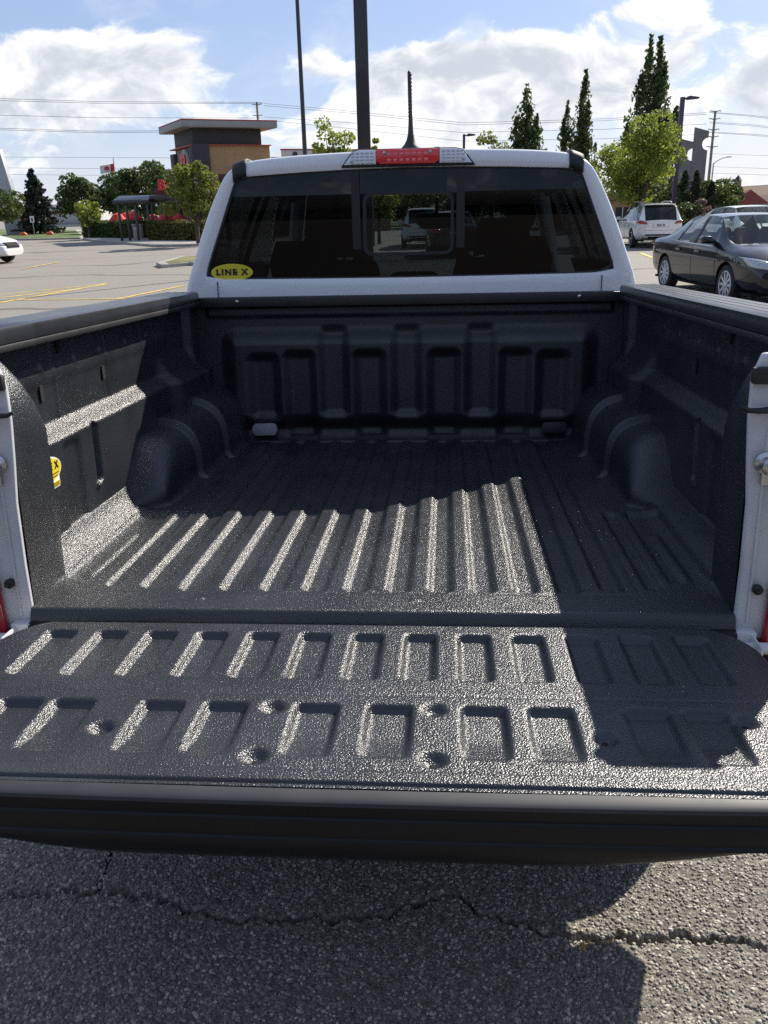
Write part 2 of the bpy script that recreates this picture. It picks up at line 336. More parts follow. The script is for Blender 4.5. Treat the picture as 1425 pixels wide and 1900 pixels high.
# ---- side walls, wheel housings, posts, rails, outer panels
def capsule(cy, cz, hw, hh, n=16):
    out = []
    for k in range(n):
        a = 2*math.pi*k/n; s = 1 if math.sin(a) >= 0 else -1
        out.append((cy+hw*math.cos(a), cz+s*(hh-hw)+hw*math.sin(a)))
    return out
for sg in (-1, 1):
    ys = np.concatenate([np.linspace(.14, .30, 30)[:-1], np.linspace(.30, YH+.01, 190)]); zs = np.linspace(.03, .566, 130)
    Yg, Zg = np.meshgrid(ys, zs, indexing='ij')
    xw = .872-.046*(1-sst(Zg, .296, .340))*sst(Yg, .20, .235)
    xw -= .034*dip(Yg, Zg, 1.46, .25, .17, .115, .03, .09)                    # block over the wheel housing
    xw -= .030*sst(Yg, 1.60, 1.645)
    xw -= .003*dip(Yg, Zg, .84, .455, .56, .018, .012, .03)                   # swage line near the rail
    for yy in (.47, .83, 1.15): xw -= .004*np.exp(-((Yg-yy)/.006)**2)*(Zg > .34)
    xw += .018*dip(Yg, Zg, .580, .215, .016, .085, .014, .012)+.010*dip(Yg, Zg, .42, .16, .05, .12, .02, .03)
    for (yy, zz) in ((.40, .475), (.607, .476), (.788, .478), (1.0, .480), (1.2, .482)): xw -= .007*np.exp(-(((Yg-yy)**2+(Zg-zz)**2)/.009**2))
    xw -= .010*np.exp(-(((Yg-.557)**2+(Zg-.126)**2)/.011**2))
    wall = grid('bed_side_wall', sg*xw, Yg, Zg+ZF, M['liner'], truck, flip=(sg > 0))
    for (yy, zz) in ((.509, .525), (.79, .414), (.383, .416)):
        mb = MB(); mb.prism([(a, b+ZF) for a, b in capsule(yy, zz, .0095, .021)], 0, sg*.8670, sg*.880); mb.build('stake_slot', M['black_hole'], wall)
    # wheel housing
    yv = np.concatenate([np.linspace(.68, 1.06, 72)[:-1], np.linspace(1.06, 1.15, 22)[:-1], np.linspace(1.15, 1.37, 14)[:-1], np.linspace(1.37, 1.46, 22)[:-1], np.linspace(1.46, YH, 12)])
    A = []
    for yy in yv:
        c = float(sst(yy, .690, .960))**.62; ca_ = float(sst(yy, .685, .790))**.5; st_ = .020*float(sst(yy, 1.100, 1.118))+.020*float(sst(yy, 1.400, 1.418))
        a_, h_ = ca_*(.164+st_), c*(.158+st_*1.1); row = []; fr_ = .034*(.35+.65*c)
        for ph in np.linspace(0, 1, 10)[:-1]:
            row.append((.868-a_-fr_*(1-math.sin(ph*math.pi/2)), fr_*(1-math.cos(ph*math.pi/2))))
        for tt in np.linspace(0, 1, 40):
            row.append((.868-a_*math.cos(tt*math.pi/2)**.62, fr_+(h_)*math.sin(tt*math.pi/2)**.70))
        A.append([(sg*x_, yy, z_+ZF-.002-.004*(1-c)) for x_, z_ in row])
    A = np.array(A); grid('wheel_housing', A[..., 0], A[..., 1], A[..., 2], M['liner'], truck, flip=(sg > 0))
    # rear post lining, flaring outwards under the rail
    pp = [(.768, -.035), (.766, .10), (.764, .28), (.763, .37), (.768, .43), (.785, .485), (.812, .53), (.85, .560)]
    yy = [.004, .05, .10, .15, .178, .196, .200]; off = [0, 0, 0, 0, .004, .018, .075]
    Xp = np.array([[sg*(p[0]+o) for p in pp] for o in off]); Yp = np.array([[y-.10*max(0, (p[1]-.36)/.2)*(y > .08)*(y-.08)/.12 for p in pp] for y in yy]); Zp = np.array([[p[1]+ZF for p in pp] for o in off])
    post = grid('bed_post', Xp, Yp, Zp, M['liner'], truck, flip=(sg > 0))
    # white jamb with its hardware
    jb = [(.766, .545), (.757, .52), (.750, .488), (.751, .42), (.757, .34), (.766, .24), (.768, .10), (.766, -.03), (.800, -.055), (.90, -.06), (.94, -.05), (.945, .545)]
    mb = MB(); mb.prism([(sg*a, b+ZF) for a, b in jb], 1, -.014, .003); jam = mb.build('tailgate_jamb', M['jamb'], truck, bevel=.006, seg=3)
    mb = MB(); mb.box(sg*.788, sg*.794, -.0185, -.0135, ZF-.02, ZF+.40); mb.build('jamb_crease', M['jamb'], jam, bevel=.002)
    mb = MB(); mb.lathe([(.009, -.012), (.011, -.020), (.011, -.026), (.006, -.030)], (sg*.803, 0, ZF+.060), 12, 1); mb.lathe([(.005, -.03), (.005, -.038)], (sg*.803, 0, ZF+.060), 8, 1); mb.build('rubber_bumper', M['rubber'], jam, smooth=True, sharp=35)
    mb = MB(); mb.lathe([(.020, -.014), (.022, -.022), (.014, -.026), (.013, -.050), (.019, -.052), (.019, -.060), (.012, -.064)], (sg*.790, 0, ZF+.330), 14, 1)
    mb.box(sg*.785, sg*.830, -.024, -.012, ZF+.285, ZF+.345); mb.build('striker_bolt', M['steel'], jam, smooth=True, sharp=35)
    mb = MB(); mb.tube([(sg*.812, -.018, ZF+.440), (sg*.79, -.030, ZF+.438), (sg*.760, -.036, ZF+.437), (sg*.742, -.036, ZF+.438), (sg*.730, -.034, ZF+.444)], [.0075, .0075, .006, .005, .003], 8)
    mb.lathe([(.028, -.013), (.028, -.034), (.022, -.040)], (sg*.825, 0, ZF+.430), 14, 1)
    mb.build('cable_hook', M['dark'], jam, smooth=True, sharp=40); mb = MB(); mb.tube([(sg*.815, -.03, ZF+.30), (sg*.822, -.04, ZF+.26), (sg*.83, -.05, ZF+.20)], .007, 7)
    mb.build('support_cable', M['dark'], jam, smooth=True, sharp=40)
    mb = MB(); mb.box(sg*.760, sg*.806, -.040, .0, ZF-.085, ZF-.030); mb.box(sg*.795, sg*.80, -.10, -.02, ZF-.10, ZF-.035); mb.tube([(sg*.78, -.05, ZF-.06), (sg*.83, -.05, ZF-.06)], .013, 10)
    mb.build('hinge_bracket', M['jamb'], truck, bevel=.004)
    # tail lamp
    tl = [(.860, .16), (.826, .06), (.820, -.085), (.940, -.10), (.945, .48), (.915, .48), (.880, .30)]
    mb = MB(); mb.prism([(sg*a, b+ZF) for a, b in tl], 1, -.034, -.0145); mb.build('tail_lamp', M['tail_red'], truck, bevel=.008, seg=3)
    # rail cap with fine ribs on top
    prof = [(.8135, .566), (.8120, .592), (.8155, .600)]
    for k in range(4):
        x0 = .824+.031*k; prof += [(x0, .6035), (x0+.019, .6050), (x0+.0225, .5985), (x0+.0285, .5985)]
    prof += [(.945, .6030), (.957, .598), (.966, .585), (.968, .560), (.955, .560)]
    yy = [.022, .026, .034, .3, .7, 1.1, 1.5, 1.672, 1.688, 1.694]; sc = [.55, .9, 1, 1, 1, 1, 1, 1, .9, .55]
    Xr = np.array([[sg*(.90+(p[0]-.90)*(.5+.5*s)) for p in prof] for s in sc]); Zr = np.array([[ZF+.566+(p[1]-.566)*s for p in prof] for s in sc]); Yr = np.array([[y+.0*p[0] for p in prof] for y in yy])
    rc = grid('bed_rail_cap', Xr, Yr, Zr, M['railtop'], truck, smooth=True, flip=(sg < 0)); rc.data.set_sharp_from_angle(angle=R(28))
    mb = MB(); mb.box(sg*.822, sg*.955, .0225, .032, ZF+.562, ZF+.5835); mb.build('rail_cap_end', M['plastic'], rc)
    mb = MB(); mb.box(sg*.812, sg*.960, -.012, YH+.02, ZF+.548, ZF+.564); mb.build('rail_flange', M['plastic'], truck, bevel=.003)
    mb = MB(); mb.box(sg*.745, sg*.80, -.032, -.015, ZF+.487, ZF+.520); mb.build('rail_end_cap', M['rubber'], truck, bevel=.005)
    # outer body side with the wheel arch
    arc = [(.46, -.36), (.60, -.28)]+[(1.02+.455*math.cos(a), -.48+.455*math.sin(a)) for a in np.linspace(2.45, 0, 18)]
    side = [(.040, .547), (.040, -.22), (.37, -.28)] + arc + [(1.55, -.45), (1.755, -.45), (1.755, .547)]
    mb = MB(); mb.prism([(a, b+ZF) for a, b in side], 0, sg*.925, sg*.998); mb.build('bed_outer_panel', M['white'], truck, bevel=.01)
mb = MB(); mb.box(-.96, .96, .02, 1.75, ZF-.16, ZF-.035); mb.box(-.55, -.45, -.05, 5.0, ZF-.42, ZF-.26); mb.box(.45, .55, -.05, 5.0, ZF-.42, ZF-.26)
mb.tube([(-.75, 1.02, .42), (.75, 1.02, .42)], .06, 10); mb.lathe([(.30, -.08), (.36, -.05), (.36, .05), (.30, .08)], (0, .42, ZF-.40), 24, 2)
mb.build('underbody', M['dark'], truck)

# ---- wheels
def wheel(name, parent, c, rad, wid, sg, spokes, rimr, mat='alloy'):
    mb = MB(); h = wid/2
    mb.lathe([(rimr, -h*.8), (rad*.90, -h), (rad*.975, -h*.82), (rad, -h*.5), (rad, h*.5), (rad*.975, h*.82), (rad*.90, h), (rimr, h*.8)], c, 36, 0)
    t = mb.build(name, M['tyre'], parent, smooth=True, sharp=50)
    o = sg*h*.70
    mb = MB(); mb.lathe([(rimr*.98, o-sg*.10), (rimr, o+sg*.02), (rimr*.93, o+sg*.03), (rimr*.90, o-sg*.01), (rimr*.88, o-sg*.09)], c, 32, 0)
    mb.lathe([(.06, o-sg*.03), (.055, o+sg*.02), (.03, o+sg*.028)], c, 14, 0)
    for k in range(spokes):
        a = 2*math.pi*k/spokes; ca, sa = math.cos(a), math.sin(a); w0, w1 = rimr*(.13 if spokes < 8 else .09), rimr*(.17 if spokes < 8 else .12)
        P = []
        for (rr, ww) in ((.04, w0), (rimr*.92, w1)):
            for s2 in (-1, 1):
                for x in (o+sg*.012, o-sg*.03): P.append((c[0]+x, c[1]+ca*rr-sa*ww*s2, c[2]+sa*rr+ca*ww*s2))
        mb.add(P, [(0, 2, 6, 4), (1, 5, 7, 3), (0, 4, 5, 1), (2, 3, 7, 6), (0, 1, 3, 2), (4, 6, 7, 5)])
    mb.build('rim', M[mat], t, bevel=.004)
    mb = MB(); mb.lathe([(.02, o-sg*.06), (rimr*.89, o-sg*.065), (rimr*.89, o-sg*.07), (.02, o-sg*.08)], c, 24, 0); mb.build('brake_disc', M['dark'], t)
    return t
for (sx, wy) in ((-1, 1.02), (1, 1.02), (-1, 4.70), (1, 4.70)): wheel('wheel', truck, (sx*.845, wy, .40), .40, .27, sx, 6, .23)

# ---- bumper below the tailgate
bp = [(-.93, .02), (-.99, -.02), (-.985, -.10), (-.90, -.16), (-.5, -.20), (0, -.21), (.5, -.20), (.90, -.16), (.985, -.10), (.99, -.02), (.93, .02)]
mb = MB(); mb.prism([(a, b) for a, b in bp], 2, ZF-.385, ZF-.19); bum = mb.build('rear_bumper', M['alloy'], truck, bevel=.02, seg=3)
mb = MB(); mb.prism([(a*.96, b*.9) for a, b in bp], 2, ZF-.19, ZF-.175); mb.build('step_pad', M['rubber'], bum)

# ---- tailgate, lowered flat
def half(y):
    t = np.clip((-.065-y)/.14, 0, 1); return .640+.128*np.sqrt(1-(1-t)**2)
ys = np.concatenate([np.linspace(-.065, -.09, 10)[:-1], np.arange(-.09, -.600, -.0042), np.linspace(-.600, -.646, 24)]); us = np.linspace(-1, 1, 400)
U, Y = np.meshgrid(us, ys, indexing='ij'); X = U*half(Y); AX = np.abs(X); Z = np.full_like(X, -.003)
for k in range(-6, 7): Z -= .0145*dip(X, Y, .1073*k, -.217, .0290, .094, .009, .0135)
for cx in (-.592, -.497, -.335, -.223, -.063, .063, .223, .335, .497, .592):
    Z -= .0145*dip(X, Y, cx, -.484, .036, .078, .009, .0135)*(1-.70*sst(-Y, .49, .568))
SCR = [(sx*a, b) for sx in (-1, 1) for a, b in ((.139, -.418), (.139, -.567), (.414, -.495), (.650, -.437))]
for (a, b) in SCR:
    rr = np.hypot(X-a, Y-b); Z -= .013*(1-sst(rr, .006, .026))
Z -= .0022*np.exp(-((Y+.372+.008*np.abs(X)**2)/.0026)**2)
Z -= .0012*np.exp(-((Y+.598)/.003)**2)
Z -= .007*np.exp(-((Y+.632)/.0035)**2)
e = np.clip((np.abs(U)-.985)/.015, 0, 1); Z -= .012*e**2
e = np.clip((Y+.085)/.02, 0, 1); Z -= .014*e**2
tg = grid('tailgate', X, Y, Z+ZF, M['liner'], truck, flip=True)
for (a, b) in SCR:
    mb = MB(); mb.lathe([(.0055, .0), (.0055, .003), (.002, .0035)], (a, b, ZF-.0185), 8, 2); mb.build('screw', M['black_hole'], tg)
# moulding along the gate's upper edge: flat lip, then two ledges curving under
xx = np.linspace(-.775, .775, 120); pr = []
zl = lambda x: -.127+.42*np.maximum(np.abs(x)-.30, 0)**2
sec = [(-.6465, -.016, 0), (-.6465, -.0055, 0), (-.649, -.0035, 0), (-.669, -.0045, 0), (-.6745, -.0085, 0), (-.676, -.014, 0), (-.6745, -.033, 0), (-.677, -.0345, 0), (-.678, -.037, 0), (-.6775, -.066, 0), (-.680, -.068, 0), (-.681, -.072, 0), (-.679, -.088, .45), (-.674, -.102, .7), (-.662, -.116, .9), (-.640, -.127, 1), (-.60, -.127, 1)]
Xm = np.array([xx for s in sec]); bow = .010*(xx/.775)**2
Ym = np.array([s[0]+bow for s in sec]); Zm = np.array([s[1]+s[2]*(zl(xx)+.127) for s in sec])+ZF
lp = grid('edge_lip', Xm[:6], Ym[:6], Zm[:6], M['lip'], tg); lp.data.set_sharp_from_angle(angle=R(38))
mo_ = grid('edge_moulding', Xm[5:], Ym[5:], Zm[5:], M['fascia'], tg, flip=False); mo_.data.set_sharp_from_angle(angle=R(38))
mb = MB(); mb.box(-.77, .77, -.65, -.09, ZF-.085, ZF-.020); mb.build('outer_skin', M['white'], tg, bevel=.015)

# ---- cab shell
def loop(ctrl, n, cx=0.0, cz=.83):
    """resample a closed right-half outline (bottom centre -> top centre) by angle; returns mirrored loop"""
    pts = [Vector(p) for p in ctrl]; out = []
    for k in range(n+1):
        a = -math.pi/2+math.pi*k/n; dx, dz = math.cos(a), math.sin(a); best = None
        for p, q in zip(pts[:-1], pts[1:]):
            ex, ez = q.x-p.x, q.y-p.y; den = dx*ez-dz*ex
            if abs(den) < 1e-9: continue
            t = ((p.x-cx)*ez-(p.y-cz)*ex)/den; s = ((p.x-cx)*dz-(p.y-cz)*dx)/den
            if t > 0 and -1e-6 <= s <= 1+1e-6 and (best is None or t > best): best = t
        best = best or 0.01
        out.append((cx+dx*best, cz+dz*best))
    out[0] = (0, pts[0].y); out[-1] = (0, pts[-1].y)
    return out + [(-x, z) for (x, z) in reversed(out[1:-1])]
def rounded(ctrl, it=2):
    p = list(ctrl)
    for _ in range(it):
        q = [p[0]]
        for a, b in zip(p[:-1], p[1:]): q += [(a[0]*.75+b[0]*.25, a[1]*.75+b[1]*.25), (a[0]*.25+b[0]*.75, a[1]*.25+b[1]*.75)]
        q.append(p[-1]); p = q
    return p
N = 90
OUT = loop(rounded([(0, .38), (.80, .38), (.94, .42), (.937, .52), (.912, .585), (.872, .69), (.800, .878), (.740, .998), (.704, 1.052), (.655, 1.083), (.58, 1.096), (.40, 1.108), (.2, 1.114), (0, 1.116)], 2), N)
WIN = loop(rounded([(0, .640), (.45, .642), (.780, .646), (.812, .650), (.802, .690), (.735, .855), (.678, 1.000), (.664, 1.028), (.62, 1.030), (.3, 1.044), (0, 1.048)], 1), N)
def yface(z): return 1.790+.055*(z-.64)       # the rear face leans forward towards the roof
rings = []
for s, dy in ((0, .016), (.0, .004), (.02, -.001), (.10, -.003), (.45, -.005), (.80, 0), (.90, .006), (.96, .018), (.99, .036), (1.0, .065)):
    rings.append([(a[0]+(b[0]-a[0])*s, yface(a[1]+(b[1]-a[1])*s)+dy, a[1]+(b[1]-a[1])*s) for a, b in zip(WIN, OUT)])
def crown(p, y):
    k = max(0.0, (p[1]-.95)/.16); return (p[0], y, p[1]+.024*k*math.sin(min(1, (y-1.85)/1.1)*math.pi/2)*(1 if abs(p[0]) < .62 else .3))
YS = [1.95, 2.05, 2.25, 2.45, 2.62, 2.74, 3.0, 3.2, 3.36]
side_rings = [[crown(p, y) for p in OUT] for y in YS]
def sweep(rs, keep):
    L = len(rs[0]); V = [v for r_ in rs for v in r_]; Q = []
    for i in range(len(rs)-1):
        for k in range(L):
            if keep(i, k): Q.append((i*L+k, i*L+(k+1) % L, (i+1)*L+(k+1) % L, (i+1)*L+k))
    return V, Q
zof = lambda k: (OUT[k][1]+OUT[(k+1) % len(OUT)][1])/2
allr = rings+side_rings; nr = len(rings)
def is_glass(i, k):
    if i < nr: return False
    ym = (YS[i-nr]+YS[min(i-nr+1, len(YS)-1)])/2; return .66 < zof(k) < 1.005 and not (2.62 < ym < 2.74) and ym > 2.05
V, Q = sweep(allr, lambda i, k: not is_glass(i, k))
# drop the unused vertices' faces only; normals are fixed below
def shell(name, V, Q, m, parent, sharp=50):
    me = bpy.data.meshes.new(name); me.from_pydata([(x, y, z+ZF) for x, y, z in V], [], Q)
    bm = bmesh.new(); bm.from_mesh(me); bmesh.ops.delete(bm, geom=[v for v in bm.verts if not v.link_faces], context='VERTS')
    bmesh.ops.recalc_face_normals(bm, faces=bm.faces[:]); bm.to_mesh(me); bm.free(); me.materials.append(m); me.shade_smooth(); me.set_sharp_from_angle(angle=R(sharp))
    return link(bpy.data.objects.new(name, me), parent)
cab = shell('cab_body', V, Q, M['white'], truck)
for sgn in (-1, 1):
    for (ya, yb) in ((1.9, 2.68), (2.68, 3.5)):
        V, Q = sweep(allr, lambda i, k: is_glass(i, k) and OUT[k][0]*sgn > 0 and ya < (YS[i-nr]+YS[min(i-nr+1, len(YS)-1)])/2 < yb); shell('side_window', V, Q, M['side'], truck)
V, Q = sweep([[(x*.972, y+(.03 if k < 1 else 0), .86+(z-.86)*.965) for x, y, z in r_] for k, r_ in enumerate(allr[nr-2:])], lambda i, k: not is_glass(i+nr-2, k)); shell('inner_trim', V, Q, M['inter'], truck)
mb = MB()                                      # lower cab, doors, front end
low = [(1.80, .36), (1.80, -.42), (3.75, -.42), (4.15, -.30), (4.22, .05), (4.25, .10), (4.9, .13), (5.2, .05), (5.28, -.05), (5.32, -.40), (5.5, -.40), (5.55, .0), (5.50, .22), (5.2, .30), (4.2, .42), (3.9, .47), (3.36, .47)]
for sg in (-1, 1): mb.prism([(a, b+ZF) for a, b in low], 0, sg*.93, sg*1.0)
mb.box(-.93, .93, 4.15, 5.48, ZF+.20, ZF+.30); mb.box(-.92, .92, 5.42, 5.52, ZF-.40, ZF+.24); mb.box(-.94, .94, 1.83, 4.2, ZF-.40, ZF-.34)
for sg in (-1, 1):
    mb.prism([(3.30, ZF+.40), (3.36, ZF+.50), (4.05, ZF+.45), (4.2, ZF+.40)], 0, sg*.86, sg*.96)
mb.build('lower_body', M['white'], truck, bevel=.012)
for sg in (-1, 1): mb = MB(); mb.tube([(sg*.665, 3.34, ZF+1.06), (sg*.77, 3.75, ZF+.80), (sg*.86, 4.12, ZF+.50)], .045, 8); mb.build('windshield_pillar', M['white'], truck, smooth=True)
wx = np.linspace(-1, 1, 16); wt = np.linspace(0, 1, 8); A_, B_ = np.meshgrid(wx, wt, indexing='ij')
grid('windshield', A_*(.665+.19*B_), 3.36+.76*B_+.10*(1-A_**2), ZF+1.075-.60*B_+.03*(1-A_**2)*(1-B_), M['clear'], truck)
# headliner and interior, seen through the glass
mb = MB(); mb.box(-.64, .64, 1.95, 3.34, ZF+1.045, ZF+1.075); mb.build('headliner', M['inter'], truck)
mb = MB(); mb.box(-.82, .82, 3.62, 4.10, ZF+.22, ZF+.52); mb.build('dashboard', M['inter'], truck, bevel=.04, seg=3)
mb = MB(); mb.box(-.88, .88, 1.86, 4.1, ZF-.33, ZF-.25); mb.box(-.88, -.84, 1.86, 4.1, ZF-.3, ZF+.56); mb.box(.84, .88, 1.86, 4.1, ZF-.3, ZF+.56); mb.box(-.88, .88, 1.855, 1.88, ZF-.3, ZF+.60); mb.build('cab_lining', M['inter'], truck)
def seat(x, y, wd, zt, head):
    mb = MB(); mb.prism([(x-wd, ZF+.0), (x+wd, ZF+.0), (x+wd*1.02, ZF+zt*.7), (x+wd*.86, ZF+zt), (x-wd*.86, ZF+zt), (x-wd*1.02, ZF+zt*.7)], 1, y-.07, y+.07); s = mb.build('seat_back', M['seat'], truck, bevel=.045, seg=4)
    mb = MB(); mb.box(x-wd, x+wd, y, y+.50, ZF-.08, ZF+.06); mb.build('seat_cushion', M['seat'], s, bevel=.04, seg=3)
    for hx in head:
        mb = MB(); mb.prism([(hx-.13, ZF+zt+.01), (hx+.13, ZF+zt+.01), (hx+.145, ZF+zt+.10), (hx+.11, ZF+zt+.19), (hx-.11, ZF+zt+.19), (hx-.145, ZF+zt+.10)], 1, y-.05, y+.04)
        mb.tube([(hx-.06, y, ZF+zt-.05), (hx-.06, y, ZF+zt+.05)], .008, 6); mb.tube([(hx+.06, y, ZF+zt-.05), (hx+.06, y, ZF+zt+.05)], .008, 6)
        mb.build('headrest', M['seat'], s, bevel=.03, seg=3)
seat(-.44, 2.95, .27, .70, (-.44,)); seat(.44, 2.95, .27, .70, (.44,))
seat(-.38, 2.12, .40, .60, (-.46,)); seat(.42, 2.12, .36, .60, (.46,)); seat(.02, 2.08, .13, .655, ())
mb = MB(); mb.prism([(-.02, ZF+.885), (.02, ZF+.855), (.20, ZF+.855), (.235, ZF+.885), (.23, ZF+.935), (.20, ZF+.945), (.0, ZF+.945), (-.03, ZF+.93)], 1, 3.55, 3.59); mb.tube([(.10, 3.58, ZF+.93), (.10, 3.52, ZF+1.03)], .012, 7); mb.build('rear_view_mirror', M['plastic'], truck, bevel=.008)
mb = MB(); cw = Vector((-.44, 3.52, ZF+.50)); mb.tube([cw+Vector((.19*math.cos(a), .07*math.sin(a), .17*math.sin(a))) for a in np.linspace(0, 2*math.pi, 25)], .015, 7, False); mb.tube([cw+Vector((-.19, 0, 0)), cw+Vector((.19, 0, 0))], .02, 6); mb.build('steering_wheel', M['plastic'], truck, smooth=True)

# ---- rear window: fixed glass, black frame of the sliding pane
c0 = (.007, .842); SL = [(.165, .235, .005)]
def glass_pt(x, z, dy=0.0): return (x, yface(z)+.010+dy, z+ZF)
def rrloop(cx, cz, hx, hz, r, n=6):
    out = []
    for (sx, sz, a0_) in ((1, -1, -math.pi/2), (1, 1, 0), (-1, 1, math.pi/2), (-1, -1, math.pi)):
        for k in range(n+1): a = a0_+math.pi/2*k/n; out.append((cx+sx*(hx-r)+r*math.cos(a), cz+sz*(hz-r)+r*math.sin(a)))
    return out
hole = rrloop(.008, .843, .166, .106, .028)
def ring_mesh(name, A, B, m, parent, dy0, dy1, closed_ang=True):
    """sheet between two loops matched by angle round (0.008, .843)"""
    n = 180; V = []
    def hit(Lp, a):
        dx, dz = math.cos(a), math.sin(a); best = .01
        for i in range(len(Lp)):
            p, q = Lp[i], Lp[(i+1) % len(Lp)]; ex, ez = q[0]-p[0], q[1]-p[1]; den = dx*ez-dz*ex
            if abs(den) < 1e-9: continue
            t = ((p[0]-.008)*ez-(p[1]-.843)*ex)/den; s = ((p[0]-.008)*dz-(p[1]-.843)*dx)/den
            if t > 0 and -1e-6 <= s <= 1+1e-6: best = max(best, t)
        return (.008+dx*best, .843+dz*best)
    for k in range(n):
        a = 2*math.pi*k/n; p, q = hit(A, a), hit(B, a); V += [glass_pt(*p, dy0), glass_pt(*q, dy1)]
    Q = [(2*k, 2*((k+1) % n), 2*((k+1) % n)+1, 2*k+1) for k in range(n)]
    o = mo(name, V, Q, m, parent, smooth=True); return o
rw = ring_mesh('rear_window', hole, [(a*1.006, b) for a, b in WIN], M['tint'], truck, 0, 0)
sh = [(.843+(b-.843)*.972 if False else b, a) for a, b in WIN]
ring_mesh('window_seal', [(a*.988, .843+(b-.843)*.975) for a, b in WIN], [(a*1.004, .843+(b-.843)*1.006) for a, b in WIN], M['rubber'], rw, -.002, -.0035)
big = rrloop(.008, .843, .178, .118, .034)
fr = ring_mesh('slider_frame', hole, big, M['rubber'], rw, -.003, -.003)
pane = MB(); pane.add([glass_pt(x, z, .012) for x, z in hole], [tuple(range(len(hole)))]); pane.build('sliding_pane', M['tint_slide'], rw)
for xa_ in (.196, -.212): mb = MB(); mb.box(xa_, xa_+.032, 1.806, 1.814, ZF+.655, ZF+1.035); mb.build('slider_track', M['rubber'], rw)
mb = MB(); mb.tube([glass_pt(-.168, .90, .02), glass_pt(-.192, .868, .03), glass_pt(-.196, .83, .03), glass_pt(-.168, .785, .02)], .008, 7); mb.build('slider_latch', M['plastic'], rw, smooth=True)
# sticker in the lower left corner of the glass
n = 40; el_ = [(-.703+.0855*math.cos(2*math.pi*k/n), .672+.0330*math.sin(2*math.pi*k/n)) for k in range(n)]
st = MB(); st.add([glass_pt(x, z, -.0055) for x, z in el_], [tuple(range(n))]); st_o = st.build('window_sticker', M['stick'], rw)
tx = text_mesh('sticker_lettering', 'LINE X', M['ink'], .034, .0015, st_o, .0003, 1.28)
tx.data.transform(Matrix.Diagonal((1.02, .93, 1, 1)))
tx.location = glass_pt(-.703, .672, -.0075); tx.rotation_euler = (R(90-3), 0, 0)
mb = MB(); p = glass_pt(-.682, .672, -.0078); mb.box(p[0]-.010, p[0]+.002, p[1]-.0003, p[1]+.0003, p[2]-.0035, p[2]+.0035); mb.build('sticker_dash', M['ink'], st_o)

for sx in (-1, 1): mb = MB(); mb.box(sx*.762-.0012, sx*.762+.0012, 1.779, 1.786, ZF+.575, ZF+.636); mb.build('panel_seam', M['rubber'], truck)
# ---- high brake lamp, roof trim, aerial
def onroof(x, z, d): return (x, yface(z)-d, z+ZF)
def lens(name, pts, d0, m, parent, bev=.004):
    mb = MB(); n = len(pts); V = [onroof(x, z, -.02) for x, z in pts]+[onroof(x, z, d0) for x, z in pts]
    mb.add(V, [tuple(range(n)), tuple(reversed(range(n, 2*n)))]+[(i, i+n, (i+1) % n+n, (i+1) % n) for i in range(n)]); return mb.build(name, m, parent, bevel=bev, seg=2)
gs = lens('brake_lamp', [(-.250, 1.052), (.268, 1.049), (.222, 1.108), (.190, 1.115), (-.172, 1.117), (-.205, 1.110)], .012, M['rubber'], truck)
lens('clear_lens', [(-.238, 1.060), (-.112, 1.060), (-.112, 1.112), (-.172, 1.113), (-.200, 1.107)], .020, M['clearlens'], gs)
lens('clear_lens', [(.130, 1.059), (.255, 1.057), (.217, 1.104), (.190, 1.111), (.130, 1.112)], .020, M['clearlens'], gs)
lens('red_lens', [(-.110, 1.068), (-.095, 1.059), (.112, 1.058), (.128, 1.067), (.130, 1.111), (-.113, 1.112)], .023, M['redlens'], gs)
for k in range(7):
    for j in range(2):
        p = onroof(-.062+.0235*k, 1.094-.021*j, .0228); mb = MB(); mb.box(p[0]-.0075, p[0]+.0075, p[1]-.0022, p[1]+.002, p[2]-.0055, p[2]+.0055); mb.build('lens_cell', M['redcell'], gs, bevel=.002)
for sx in (-1, 1):
    for k in range(5):
        for j in range(4):
            x = (-.118 if sx < 0 else .136)+sx*(.010+.0185*k); 
            if 1.066+.0118*j > 1.108-.30*max(0, abs(x-.008)-.205): continue
            p = onroof(x, 1.066+.0118*j, .0198); mb = MB(); mb.box(p[0]-.0066, p[0]+.0066, p[1]-.002, p[1]+.002, p[2]-.0038, p[2]+.0038); mb.build('lens_cell', M['clearcell'], gs, bevel=.0015)
for x in (-.080, .096, -.205, .222):
    p = onroof(x, 1.10 if abs(x) < .15 else 1.073, .0235 if abs(x) < .15 else .0205); mb = MB(); mb.lathe([(.006, 0), (.006, -.003), (.003, -.004)], p, 10, 1); mb.build('lamp_screw', M['steel'], gs)
for sg in (-1, 1):
    k0 = [i for i in range(len(OUT)) if OUT[i][1] > .9 and .632 <= sg*OUT[i][0] <= .684]; xx = sorted([OUT[i] for i in k0], key=lambda p: p[0])
    def tp(x, t):
        zt = np.interp(x, [p[0] for p in sorted(OUT, key=lambda p: p[0]) if p[1] > .9], [p[1] for p in sorted(OUT, key=lambda p: p[0]) if p[1] > .9])
        path = [(-.008, -.058), (-.010, -.035), (-.005, -.014), (.008, -.001), (.025, .005), (.06, .006), (1.3, .001)]
        dy, dz = path[t]; return (x, yface(1.05)+dy+.006, zt+dz+.0+ZF)
    xs_ = [sg*v for v in (.622, .636, .650, .663, .676)]
    V = [tp(x, t) for t in range(7) for x in xs_]; Q = [(t*5+i, t*5+i+1, (t+1)*5+i+1, (t+1)*5+i) for t in range(6) for i in range(4)]
    o = mo('roof_ditch_trim', V, Q, M['rubber'], truck, smooth=True)
    md = o.modifiers.new('s', 'SOLIDIFY'); md.thickness = .012; md.offset = 0
mb = MB(); b = (.002, 2.30, ZF+1.152)
